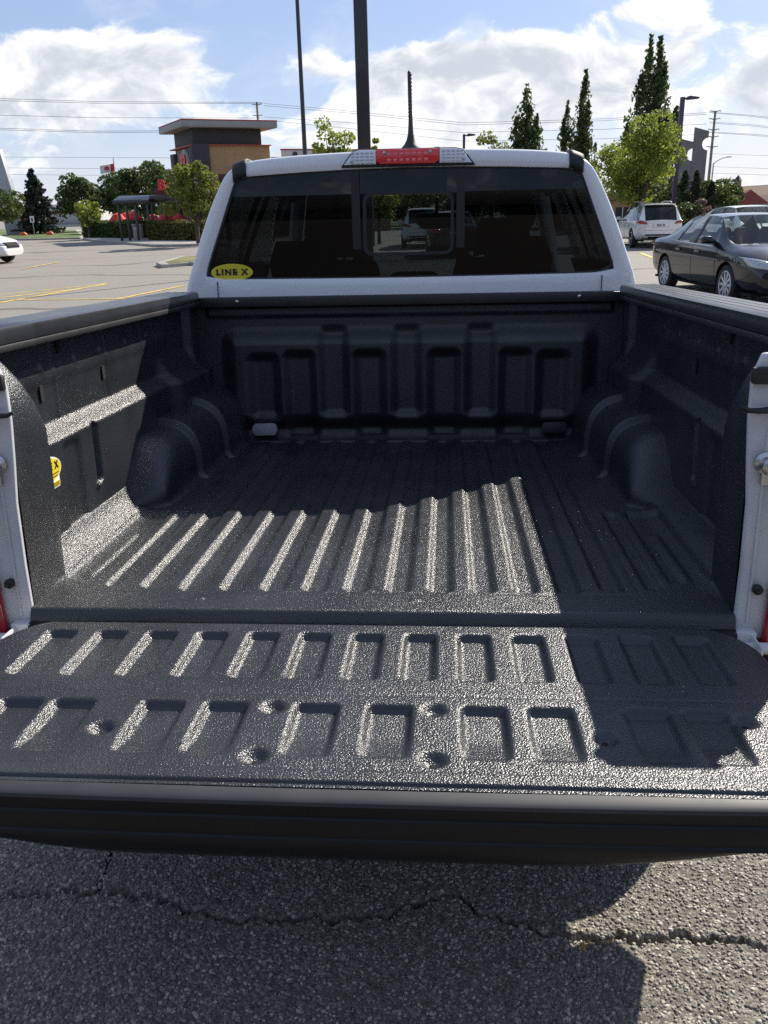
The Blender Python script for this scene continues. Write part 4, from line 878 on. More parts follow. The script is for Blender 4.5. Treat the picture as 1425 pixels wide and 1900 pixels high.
M['wire'] = pm('wire', (.10, .10, .11), .6, vary=.1, vscale=.2)
M['roofbrown'] = pm('brown_shingles', (.25, .165, .11), .9, bump=.02, bscale=9, vary=.15, vscale=1.2)
M['brickred'] = pm('red_gable', (.22, .06, .045), .85, vary=.15, vscale=2)
M['canvas'] = pm('red_canvas', (.60, .05, .035), .8, vary=.12, vscale=2)
M['bin'] = pm('stone_bin', (.36, .33, .29), .85, bump=.01, bscale=40, vary=.2, vscale=8)
M['stonewall'] = pm('grey_stone', (.30, .29, .27), .9, bump=.03, bscale=6, vary=.3, vscale=3)
M['flagred'] = pm('flag_red', (.62, .03, .04), .7, vary=.05); M['flagwhite'] = pm('flag_white', (.75, .73, .73), .7, vary=.05)
M['orange'] = pm('orange_panel', (.62, .13, .03), .6, vary=.1)
rest = thing('restaurant', 'tan and charcoal restaurant tower with a flat overhanging roof', 'building', base(351, 60), math.atan2(3, 6.2)+HEAD)
def RB(name, m, *boxes, bev=.03, parent=None):
    mb = MB()
    for b in boxes: mb.box(*b)
    return mb.build(name, m, parent or rest, bevel=bev)
zt = H_(350, 220, 60)
RB('roof', M['fasc'], (0, 6.5, 0, 6.6, zt-.46, zt-.05)); RB('roof_edge', M['redtrim'], (-.02, 6.52, -.02, 6.62, zt-.05, zt+.02))
RB('clerestory', M['char'], (.85, 5.6, .85, 5.8, zt-1.95, zt-.46))
zw = zt-1.55
RB('wall', M['tan'], (1.0, 6.0, .42, 6.2, 0, zw), bev=.02); RB('side_wall', M['brown'], (.80, 1.02, 1.15, 5.3, 0, zw-.05), bev=.01)
RB('pier', M['char'], (.60, 1.75, .22, 1.2, 0, zw+.12)); RB('pier', M['char'], (.55, 1.2, 5.2, 6.3, 0, zw-.25))
RB('wall_cap', M['redtrim'], (.55, 6.1, .30, 6.35, zw+.0, zw+.07), bev=.01)
# round sign on the receding side
mb = MB(); mb.lathe([(.98, .0), (1.0, -.06), (.94, -.16), (.9, -.18)], (.79, 2.7, zw-1.05), 32, 0); sg_ = mb.build('round_sign', M['fasc'], rest, smooth=True, sharp=40)
t_ = text_mesh('sign_lettering', 'BP', M['signred'], 1.5, .05, sg_, .05); t_.data.transform(Matrix.Diagonal((.72, 1, 1, 1))); t_.location = (.56, 2.7, zw-1.05); t_.rotation_euler = (R(90), 0, R(-90))
RB('wing_wall', M['brown'], (6.0, 15.5, 1.2, 9.0, 0, zw-1.05), bev=.02); RB('wing_parapet', M['whitewall'], (7.1, 11.1, .95, 1.25, zw-.72, zw-.22), bev=.02)
RB('wing_parapet', M['whitewall'], (11.3, 13.0, .95, 1.25, zw-.62, zw-.22), bev=.02); RB('wing_cap', M['redtrim'], (7.05, 15.6, .9, 1.3, zw-.22, zw-.14), bev=.01)
for x in (8.0, 10.1): mb = MB(); mb.lathe([(.16, 0), (.16, -.12)], (x, .95, zw-.48), 14, 1); mb.build('wall_lamp', M['char'], rest, smooth=True, sharp=40)
mb = MB(); mb.prism([(-2.6, zw-2.9), (.4, zw-1.75), (.4, zw-2.0), (-2.6, zw-3.15)], 0, 2.2, 9.0); mb.build('awning', M['maroon'], rest, bevel=.02)
for i in range(4):
    x = 3.2+i*.95; RB('canopy_panel', M['whitewall'], (x, x+.80, .05, .45, zw-1.72+.22*i, zw-1.36+.22*i), bev=.02); mb = MB(); mb.lathe([(.11, .06), (.11, -.05)], (x+.2, 0, zw-1.56+.22*i), 12, 1); mb.build('wall_lamp', M['char'], rest, smooth=True, sharp=40)
# low dining room left of the tower, with its red lettering
dr = thing('dining_room', 'low dark dining room wing left of the restaurant tower', 'building', base(300, 72), HEAD)
mb = MB(); mb.box(-.2, 5.5, 0, 7, 0, H_(310, 352, 72)); mb.build('wall', M['char'], dr, bevel=.03)
mb = MB(); mb.box(-.4, 5.7, -.25, 0, H_(310, 362, 72), H_(310, 350, 72)); mb.build('fascia', M['maroon'], dr, bevel=.02)
t_ = text_mesh('sign_lettering', 'Bo', M['signred'], 1.05, .05, dr, .06); t_.location = (.55, -.35, H_(311, 344, 72)); t_.rotation_euler = (R(90), 0, 0)
# patio canopy
pg = thing('patio_canopy', 'dark patio canopy on posts behind the hedge', 'canopy', base(208, 56), HEAD)
z1, z0 = H_(235, 361, 53), H_(235, 377, 53)
mb = MB(); mb.prism([(-.2, z0), (-.2, z0+.18), (1.4, z1), (5.0, z1), (5.0, z0)], 0, .1, 2.3); mb.build('roof', M['polepaint'], pg, bevel=.03)
mb = MB(); mb.box(2.3, 5.0, .2, 4.6, z1-.28, z1-.05); mb.build('beam', M['polepaint'], pg, bevel=.02)
for (x, y) in ((.35, .1), (.85, .1), (1.4, .1), (2.15, .05), (2.35, .3), (4.6, .3), (2.2, 4.6)): mb = MB(); mb.box(x-.07, x+.07, y-.07, y+.07, 0, z0+.05); mb.build('post', M['polepaint'], pg, bevel=.01)
for i, x in enumerate(np.linspace(2.7, 4.6, 5)): mb = MB(); mb.lathe([(.02, .14), (.05, .10), (.10, -.02), (.09, -.03)], (x, .2, z0-.18+.06*(i % 2)), 10, 2); mb.build('pendant_lamp', M['whitewall'], pg, smooth=True)
def umbrella(px, py, dist, lab, wd=1.15):
    py += 3; u = thing('patio_umbrella', lab, 'umbrella', base(px, dist), random.random(), 'red patio umbrellas'); h = H_(px, py, dist); mb = MB(); mb.tube([(0, 0, 0), (0, 0, h)], .025, 8); mb.build('pole', M['galv'], u)
    n = 8; V = [(0, 0, h)]; Fc = []
    for k in range(n): a = 2*math.pi*k/n; V += [(wd*.28*math.cos(a), wd*.28*math.sin(a), h-.16), (wd*.5*math.cos(a), wd*.5*math.sin(a), h-.48), (wd*.5*math.cos(a), wd*.5*math.sin(a), h-.66)]
    for k in range(n):
        a, b = 1+3*k, 1+3*((k+1) % n); Fc += [(0, a, b), (a, a+1, b+1, b), (a+1, a+2, b+2, b+1)]
    o = mo('canopy', V, Fc, M['canvas'], u); md = o.modifiers.new('s', 'SOLIDIFY'); md.thickness = .012
for i, (px, py, lab) in enumerate(((216, 391, 'leftmost red umbrella under the patio canopy'), (232, 390, 'second red umbrella from the left on the patio'), (246, 388, 'red umbrella beside the canopy corner post'), (281, 393, 'red umbrella right of the canopy posts'), (305, 391, 'brightest red umbrella near the right hedge'), (330, 393, 'rightmost red umbrella beside the turning tree'))): umbrella(px, py, 63+1.5*(i % 2), lab)
bn = thing('litter_bin', 'grey stone litter bin between the two hedges', 'bin', gnd(258, 446.5), HEAD)
mb = MB(); mb.prism([(-.26, 0), (.26, 0), (.29, .95), (-.29, .95)], 1, -.26, .26); mb.build('body', M['bin'], bn, bevel=.03); mb = MB(); mb.box(-.32, .32, -.30, .30, .95, 1.06); mb.build('lid', M['bin'], bn, bevel=.03); mb = MB(); mb.box(-.17, .17, -.29, -.262, .70, .84); mb.build('notice', M['whitewall'], bn)
# flag
fl = thing('flag', 'red and white flag with a maple leaf above the dark trees', 'flag', base(221, 88), HEAD)
fz = H_(213, 303, 88); mb = MB(); mb.tube([(0, 0, 0), (0, 0, fz+.5)], [.07, .04], 8); mb.build('flagpole', M['galv'], fl)
def flagpart(name, x0, x1, m):
    a = np.linspace(x0, x1, 8); b = np.linspace(0, 1, 5); A_, B_ = np.meshgrid(a, b, indexing='ij'); return grid(name, -A_, .12*np.sin(A_*4.2), fz-B_*.72-.16*A_, m, fl)
flagpart('red_band', .02, .38, M['flagred']); flagpart('white_field', .38, 1.0, M['flagwhite']); flagpart('white_band', 1.0, 1.36, M['flagwhite'])
lf = [(0, .5), (.12, .3), (.26, .36), (.22, .16), (.45, .2), (.36, .02), (.4, -.08), (.2, -.2), (.05, -.2), (0, -.42), (-.05, -.2), (-.2, -.2), (-.4, -.08), (-.36, .02), (-.45, .2), (-.22, .16), (-.26, .36), (-.12, .3)]
mb = MB(); mb.prism([(-.68+a*.6, fz-.46+b*.6) for a, b in lf], 1, -.17, -.16); mb.build('maple_leaf', M['flagred'], fl)
# tall grey pylon, road sign, far warehouse on the left
py_l = thing('pylon', 'tall pale grey leaning pylon at the left edge', 'pylon', base(24, 78), HEAD); z1 = H_(4, 276, 78)
mb = MB(); s_ = mpp(78); mb.add([(-.9, 0, 0), (.75, 0, 0), (.75, .8, 0), (-.9, .8, 0), (-1.35, 0, z1), (-.35, 0, z1), (-.35, .8, z1), (-1.35, .8, z1)], [(0, 3, 2, 1), (4, 5, 6, 7), (0, 1, 5, 4), (1, 2, 6, 5), (2, 3, 7, 6), (3, 0, 4, 7)]); mb.build('tower', M['galv'], py_l, bevel=.05)
mb = MB(); mb.box(.76, 1.15, .1, .5, .2, 1.9); mb.build('orange_panel', M['orange'], py_l, bevel=.03)
rs = thing('road_sign', 'small white sign on a thin post by the spruce', 'sign', gnd(65, 441), HEAD)
mb = MB(); mb.tube([(0, 0, 0), (0, 0, 1.65)], .03, 8); mb.build('post', M['galv'], rs); mb = MB(); mb.box(-.17, .17, -.045, -.03, 1.15, 1.65); pl = mb.build('plate', M['flagwhite'], rs, bevel=.008); mb = MB(); mb.box(-.06, .06, -.049, -.046, 1.25, 1.52); mb.build('symbol', M['char'], pl)
wh = thing('warehouse', 'low pale warehouse behind the spruce', 'building', base(96, 120), HEAD)
mb = MB(); mb.box(-2.5, 6.0, 0, 10, 0, H_(110, 379, 120)); mb.build('wall', M['whitewall'], wh, bevel=.05); mb = MB(); mb.box(-2.6, 6.1, -.15, -.01, 1.6, 2.0); mb.build('band', M['brickred'], wh); mb = MB()
mb.box(-1.5, 5.4, -.12, -.02, .3, 1.3); mb.build('shutter', M['galv'], wh, bevel=.03)
for i, px in enumerate((84, 34)): tag(RB('hoarding', M['orange'], (-.55, .55, 0, .15, 0, 1.1), parent=None) if False else (lambda mb: (mb.prism([(-.3, 0), (.3, 0), (.3, .28), (.12, .42), (-.25, .36)], 1, 0, .3), mb.build('orange_tarp', M['orange'], None, bevel=.05))[1])(MB()), ('orange covered stack on the right of the spruce', 'orange covered stack on the left of the spruce')[i], 'tarp').location = base(px, 74)

# ---- lamp posts
def post(name, label, px, dist, w_, top_z, m, rnd=False, head=None):
    t = thing(name, label, 'lamp post', base(px, dist), HEAD)
    mb = MB(); h = w_/2
    if rnd: mb.tube([(0, 0, 0), (0, 0, top_z)], [h, h*.6], 12); mb.build('pole', m, t, smooth=True, sharp=50)
    else: mb.box(-h, h, -h, h, 0, top_z); mb.build('pole', m, t, bevel=w_*.09)
    mb = MB(); mb.lathe([(w_*1.6, 0), (w_*1.6, .55), (w_*1.5, .62)], (0, 0, -.02), 20, 2); mb.build('footing', M['concrete'], t, smooth=True, sharp=40)
    if head:
        L, sx = head; mb = MB(); mb.box(min(0, sx*L*.4), max(0, sx*L*.4), -.05, .05, top_z-.12, top_z-.04); mb.build('arm', m, t); mb = MB(); mb.prism([(sx*L*.3, top_z-.14), (sx*L, top_z-.10), (sx*L, top_z-.02), (sx*L*.4, top_z+.04), (sx*L*.3, top_z)], 1, -.16, .16); mb.build('lamp_head', m, t, bevel=.015)
    return t
post('lamp_post', 'thick black square lamp post rising behind the cab roof', 679, 14.2, .20, 9.0, M['polepaint'], head=(1.1, 1))
post('lamp_post', 'thin dark lamp post left of the thick one', 570.5, 30, .17, 10.5, M['polepaint'], rnd=True, head=(1.0, 1))
post('lamp_post', 'purple-brown lamp post with one flat head by the tall poplar', 1251, 46, .20, H_(1257, 180, 46), M['purple'], head=(.78, 1))
post('lamp_post', 'small far lamp post showing just over the cab roof', 860, 62, .16, H_(860, 249, 62), M['polepaint'], head=(.75, 1))
sl = thing('street_light', 'thin curved street light beside the grey tower sign', 'street light', base(1318, 105), HEAD); z1 = H_(1319, 303, 105); s_ = mpp(105)
mb = MB(); mb.tube([(0, 0, 0), (0, 0, z1)], [.11, .07], 8); mb.build('pole', M['galv'], sl, smooth=True); mb = MB(); mb.tube([(0, 0, z1-.1), (.35*1, 0, z1+.22), (1.0, 0, z1+.52), (1.55, 0, z1+.62)], .05, 6); mb.build('arm', M['galv'], sl, smooth=True); mb = MB(); mb.prism([(1.5, z1+.56), (2.0, z1+.58), (1.95, z1+.68), (1.5, z1+.68)], 1, -.12, .12); mb.build('lamp_head', M['galv'], sl)
# grey tower sign with two half-round openings
gs_ = thing('tower_sign', 'tall stepped grey sign slab with two half-round openings', 'sign', base(1288, 84), HEAD); S = mpp(84)
def gp(px, py): p = at(px, py, 84)-gs_.location; return (p.dot(RH), p.z)
def halfdisc(c, r, n=14): return [(c[0]+r*math.cos(a), c[1]+r*math.sin(a)) for a in np.linspace(math.pi/2, 3*math.pi/2, n)]
a_ = gp(1262, 257); b_ = gp(1287, 263); d1 = gp(1289, 236); d2 = gp(1316, 243); lowz = 1.0
hc = gp(1287, 287); hr = (gp(1287, 276)[1]-gp(1287, 299)[1])/2
xl, xm, xr = a_[0]+.0, b_[0], d2[0]
mb = MB(); arcp = halfdisc((xm, hc[1]), hr); mb.prism([(xl, lowz), (xm, lowz), (xm, hc[1]-hr)]+list(reversed(arcp))[1:-1]+[(xm, hc[1]+hr), (xm, b_[1]), (xl, a_[1])], 1, 0, .2); mb.build('slab', M['signgrey'], gs_)
hc2 = gp(1315, 267); mb = MB(); arcp = halfdisc((xr, hc2[1]), hr); mb.prism([(xm+.03, lowz), (xr, lowz), (xr, hc2[1]-hr)]+list(reversed(arcp))[1:-1]+[(xr, hc2[1]+hr), (xr, d2[1]), (xm+.03, d1[1])], 1, 0, .2); mb.build('slab', M['signgrey'], gs_)
mb = MB(); mb.box(xl, xr, -.1, .4, 0, 1.0); mb.build('plinth', M['stonewall'], gs_)
# ---- utility poles and wires
def upole(label, px, py, dist, arms, side):
    t = thing('utility_pole', label, 'utility pole', base(px, dist), HEAD); z = H_(px, py, dist); mb = MB(); mb.tube([(0, 0, 0), (0, 0, z)], [.19, .12], 8); mb.build('pole', M['wood'], t, smooth=True)
    for a in arms:
        mb = MB()
        for sx in side: mb.tube([(0, 0, z-a), (sx*.55, 0, z-a+.12), (sx*.62, 0, z-a+.02)], [.07, .05, .04], 6)
        mb.build('insulator_arm', M['galv'], t)
    return t, z
pr_, zr_ = upole('tall utility pole with insulator arms in front of the tower sign', 1312, 206, 100, (.1, .85, 1.9, 2.6, 3.6), (-1, 1))
pl_, zl_ = upole('utility pole behind the restaurant roof', 489, 189, 118, (.35, 1.6), (-1, 1))
def wirep(label, pts, dist0, dist1, r=.022):
    P = [at(px, py, dist0+(dist1-dist0)*i/(len(pts)-1)) for i, (px, py) in enumerate(pts)]; Q = []
    for a, b in zip(P[:-1], P[1:]):
        for k in range(5): Q.append(a.lerp(b, k/5))
    Q.append(P[-1]); mb = MB(); mb.tube(Q, r, 5); return tag(mb.build('power_line', M['wire'], None, smooth=True), label, 'power line')
WL = [('highest', 183, 190), ('second highest', 187, 192), ('third highest', 214, 219), ('fourth highest', 238, 245), ('fifth highest', 241, 247.5)]
for i, (nm, y0, y1) in enumerate(WL): wirep(f'{nm} power line from the left edge to the pole behind the restaurant', [(-60, y0-2), (180, (y0+y1)/2+2), (487, y1 if i < 3 else y1-4)], 112, 118, .022)
for i, (nm, y0, y1) in enumerate((('upper', 291, 293), ('middle', 311, 314), ('lower', 323, 327))): wirep(f'{nm} of the low faint power lines above the left trees', [(-60, y0), (150, (y0+y1)/2), (330, y1)], 130, 130, .02)
for i, (nm, y0, y1, y2) in enumerate((('topmost', 192, 228, 209), ('second', 196, 232, 212), ('third', 217, 246, 230), ('lowest', 223, 262, 249))): wirep(f'{nm} power line between the two utility poles', [(490, y0), (640, (y0*.55+y1*.45)-3), (860, y1), (1120, (y1+y2)/2+2), (1311, y2)], 118, 100, .019)
for i, (nm, y0, y1) in enumerate((('topmost', 208, 219), ('second', 209, 222), ('third', 226, 236), ('fourth', 228, 239), ('fifth', 245, 252), ('lowest', 246, 255))): wirep(f'{nm} power line running right from the pole by the tower sign', [(1316, y0), (1390, (y0+y1)/2), (1470, y1+3)], 100, 92, .016)
for i, (nm, y0) in enumerate((('higher', 285), ('lower', 309), ('lowest', 321))): wirep(f'{nm} faint cable above the brown house roof', [(1316, y0), (1430, y0+4), (1500, y0+6)], 100, 100, .013)
# ---- house with brown roof, stone wall, far shop
hs = thing('house', 'brown-roofed house with a small roof turret and red gable', 'house', base(1395, 82), HEAD)
zr = H_(1400, 345, 82); ze = H_(1400, 372, 82); mb = MB(); mb.prism([(-2.4, ze), (-.1, zr), (7.0, zr+.25), (9.0, ze)], 1, 1.2, 1.35); mb.add([(-2.2, -1.2, ze-.1), (8.0, -1.2, ze-.1), (7.0, 1.25, zr+.25), (-.6, 1.25, zr)], [(0, 1, 2, 3)]); mb.build('roof', M['roofbrown'], hs)
mb = MB(); mb.box(-1.9, 7.6, -.9, 6, 0, ze); mb.build('wall', M['brown'], hs); mb = MB(); mb.prism([(-2.9, ze-.45), (-1.2, ze+.95), (.9, ze-.45)], 1, -2.6, -1.0); mb.build('gable', M['brickred'], hs, bevel=.03)
mb = MB(); mb.box(-2.4, .4, -2.4, -.9, 0, ze-.45); mb.build('porch_wall', M['brickred'], hs)
tz = H_(1378, 345, 82); mb = MB(); mb.box(-1.15, -.65, 1.0, 1.5, tz-.6, tz+.5); tu = mb.build('turret', M['brown'], hs, bevel=.02); mb = MB(); mb.lathe([(.46, tz+.48), (.30, tz+.62), (.02, tz+.95)], (-.9, 1.25, 0), 4, 2); mb.build('turret_roof', M['char'], tu)
mb = MB(); mb.box(3.2, 3.5, -.93, -.9, .4, ze-.3); mb.build('downpipe', M['char'], hs)
sw_ = thing('stone_wall', 'low grey stone wall below the brown house', 'wall', base(1352, 64), HEAD)
for i in range(7):
    for j in range(3): mb = MB(); x0 = i*.62+(.3 if j % 2 else 0); mb.box(x0, x0+.58, 0, .4, j*.42, j*.42+.39); mb.build('stone', M['stonewall'], sw_, bevel=.05)
gw = thing('fence', 'pale grey railing at the far right below the house', 'fence', base(1395, 58), HEAD)
mb = MB(); mb.box(0, 6, 0, .06, 1.25, 1.35); mb.box(0, 6, 0, .06, .3, .38); mb.build('rail', M['galv'], gw)
for i in range(24): mb = MB(); mb.box(i*.25, i*.25+.04, .015, .045, .02, 1.25); mb.build('picket', M['galv'], gw)
shp = thing('shop', 'low tan shop behind the locust trunk', 'building', base(1150, 58), HEAD)
zs = H_(1185, 362, 58); mb = MB(); mb.box(-3.0, 6.2, 0, 8, 0, zs); mb.build('wall', M['tan'], shp, bevel=.03); mb = MB(); mb.box(-3.1, 6.3, -.2, 0, zs-.25, zs+.1); mb.build('cornice', M['brown'], shp, bevel=.02)
for i in range(3): mb = MB(); mb.box(-.2+i*1.5, .7+i*1.5, -.04, 0, .3, zs-.7); wn = mb.build('window', M['char'], shp); mb = MB(); mb.box(.2+i*1.5, .26+i*1.5, -.07, -.041, .3, zs-.7); mb.build('mullion', M['whitewall'], wn)
# far wood on the horizon
k = 5200; a = RNG.uniform(-1.2, 1.2, k); rr = RNG.uniform(230, 330, k); hh = 3.0+1.6*np.sin(a*9)+1.2*np.sin(a*23+1)+.8*np.sin(a*61); z = RNG.uniform(0, 1, k)*hh
P = np.stack([np.sin(a-HEAD)*rr, np.cos(a-HEAD)*rr, ZG+z], -1); tag(leaves('far_wood', P, 1.6, LM['dark'], None), 'distant low belt of trees along the horizon', kind='stuff')
# unseen dark building, added behind the camera to darken the rear glass reflection
ws_ = thing('added_dark_building', 'added unseen charcoal building that darkens the rear glass reflection', 'building', (2.0, -17.0, float(zslope(-17.0))))
mb = MB(); mb.box(-26, 26, -9, 0, 0, 5.2); mb.build('wall', M['char'], ws_, bevel=.03)
mb = MB(); mb.box(-26.2, 26.2, -9.2, .25, 5.2, 5.55); mb.build('roof_edge', M['polepaint'], ws_, bevel=.03)
for x in (-20, -13.5, -7, 1.5, 8, 14.5, 21):
    mb = MB(); mb.box(x-1.7, x+1.7, .002, .05, 0, 3.6); dr_ = mb.build('added_roller_door', M['polepaint'], ws_, bevel=.01)
    for j in range(4): mb = MB(); mb.box(x-1.5, x+1.5, .052, .06, 1.9+.38*j, 2.2+.38*j); mb.build('pane', M['darkglass'], dr_)
# ================================================================== CARS
def subd(me_obj, lv):
    md = me_obj.modifiers.new('sub', 'SUBSURF'); md.levels = lv; md.render_levels = lv
    me = bpy.data.meshes.new_from_object(me_obj.evaluated_get(bpy.context.evaluated_depsgraph_get())); return me
def car_mesh(cols, glassf, lv=3, wheels=(), rw=.33, arch=.055):
    """cols: list of 9-point half sections from the underside centre to the roof centre; returns body mesh, glass meshes by key"""
    nr_ = 9; nc = len(cols); V = []; R_ = {}; L_ = {}
    for i, c in enumerate(cols):
        for j, p in enumerate(c):
            V.append(p); R_[i, j] = len(V)-1
            if j in (0, nr_-1): L_[i, j] = R_[i, j]
            else: V.append((-p[0], p[1], p[2])); L_[i, j] = len(V)-1
    faces = {}
    for i in range(nc-1):
        for j in range(nr_-1):
            faces['r', i, j] = (R_[i, j], R_[i+1, j], R_[i+1, j+1], R_[i, j+1]); faces['l', i, j] = (L_[i, j], L_[i, j+1], L_[i+1, j+1], L_[i+1, j])
    for i, s in ((0, 1), (nc-1, -1)):
        for j in range(nr_-1):
            if j == 0: f = (R_[i, 0], R_[i, 1], L_[i, 1])
            elif j == nr_-2: f = (R_[i, j], R_[i, j+1], L_[i, j])
            else: f = (R_[i, j], R_[i, j+1], L_[i, j+1], L_[i, j])
            faces['cap', i, j] = f if s < 0 else tuple(reversed(f))
    part = {k: glassf(k) for k in faces}; ed = {}
    for k, f in faces.items():
        for a, b in zip(f, f[1:]+f[:1]): ed.setdefault((min(a, b), max(a, b)), []).append(k)
    crease = {e for e, ks in ed.items() if len({part[k] for k in ks}) > 1}
    out = {}
    for key in set(part.values()):
        me = bpy.data.meshes.new('tmp'); me.from_pydata(V, [], [f for k, f in faces.items() if part[k] == key]); o = bpy.data.objects.new('tmp', me); C.objects.link(o)
        at_ = me.attributes.new('crease_edge', 'FLOAT', 'EDGE')
        for e in me.edges:
            if (min(e.vertices), max(e.vertices)) in crease: at_.data[e.index].value = 1.0
        m2 = subd(o, lv); bpy.data.objects.remove(o); bm = bmesh.new(); bm.from_mesh(m2); bmesh.ops.delete(bm, geom=[v for v in bm.verts if not v.link_faces], context='VERTS')
        if key is None:
            for (wy, wz) in wheels:
                rad = rw+arch
                ins = [v for v in bm.verts if abs(v.co.x) > .45 and math.hypot(v.co.y-wy, v.co.z-wz) < rad*.97]; bmesh.ops.delete(bm, geom=ins, context='VERTS')
                for v in bm.verts:
                    if abs(v.co.x) > .45 and v.is_boundary:
                        dd = math.hypot(v.co.y-wy, v.co.z-wz)
                        if dd < rad*1.45: s = rad/dd; v.co.y = wy+(v.co.y-wy)*s; v.co.z = wz+(v.co.z-wz)*s
        bmesh.ops.recalc_face_normals(bm, faces=bm.faces[:]); bm.to_mesh(m2); bm.free(); m2.shade_smooth(); out[key] = m2
    return out
def sect(w_, zb, zbelt, ztop, wt, yl, yb, yt, wb=None, low=.10):
    wb = wb or w_*.955; zm = zb+(zbelt-zb)*.55
    return [(0, yl, zb), (w_*.82, yl, zb), (w_*.965, yl, zb+low), (w_, yl, zm), (w_*.985, (yl+yb)/2, zbelt-.09), (wb, yb, zbelt), (wt, yt, ztop-.035), (wt*.72, yt, ztop-.008), (0, yt, ztop)]
def bvh_of(*ms):
    V = []; Fc = []
    for m in ms:
        k = len(V); V += [v.co.copy() for v in m.vertices]; Fc += [[i+k for i in p.vertices] for p in m.polygons]
    return BVHTree.FromPolygons(V, Fc)
def patch(name, bv, corners, axis, sgn, m, parent, off=.006, nu=8, nv=6, crop=None):
    """sheet on the bodywork: 4 corners given in the plane across `axis`, projected along it from outside (sgn)"""
    a = [Vector(c) for c in corners]; X = np.zeros((nu+1, nv+1)); Y = X.copy(); Z = X.copy()
    for i in range(nu+1):
        for j in range(nv+1):
            u, v = i/nu, j/nv; q = a[0]*(1-u)*(1-v)+a[1]*u*(1-v)+a[2]*u*v+a[3]*(1-u)*v; o = [q.x, q.y]; o.insert(axis, sgn*6.0); d = [0, 0, 0]; d[axis] = -sgn
            h, nrm, _, _ = bv.ray_cast(Vector(o), Vector(d))
            if h is None: h = Vector(o); h[axis] = sgn*.6; nrm = Vector(d)*-1
            if nrm.dot(Vector(d)) > 0: nrm = -nrm
            p = h+nrm*off; X[i, j], Y[i, j], Z[i, j] = p
    o = grid(name, X, Y, Z, m, parent); md = o.modifiers.new('s', 'SOLIDIFY'); md.thickness = min(off*1.6, .02); md.offset = -1; return o
PAINT = {}
def paint(name, c, coat=1.0, rough=.25, metal=0.0):
    if name not in PAINT: PAINT[name] = pm(name, c, rough, metal=metal, coat=coat, spec=.1, vary=.03, vscale=2)
    return PAINT[name]
M['chrome'] = pm('chrome', (.75, .75, .76), .12, metal=1.0, vary=.03)
M['lamp_glass'] = pm('headlamp_lens', (.42, .44, .46), .1, coat=1.0, metal=.5, bump=.004, bscale=22, detail=0)
M['amber'] = pm('amber_lens', (.55, .16, .03), .15, coat=.8, vary=.05)
M['plate'] = pm('number_plate', (.62, .64, .68), .4, vary=.1, vscale=40)
M['cheapalloy'] = pm('silver_hubcap', (.56, .57, .59), .35, metal=.2, vary=.06, vscale=20)
def seats(parent, rows, zs, w_):
    for (y, h) in rows:
        for sx in (-1, 1):
            x = sx*w_; mb = MB(); mb.prism([(x-.23, zs), (x+.23, zs), (x+.24, zs+h*.6), (x+.18, zs+h), (x-.18, zs+h), (x-.24, zs+h*.6)], 1, y-.06, y+.06)
            mb.prism([(x-.12, zs+h), (x+.12, zs+h), (x+.13, zs+h+.11), (x+.09, zs+h+.17), (x-.09, zs+h+.17), (x-.13, zs+h+.11)], 1, y-.05, y+.05); mb.build('seat', M['seat'], parent, bevel=.03, seg=2)
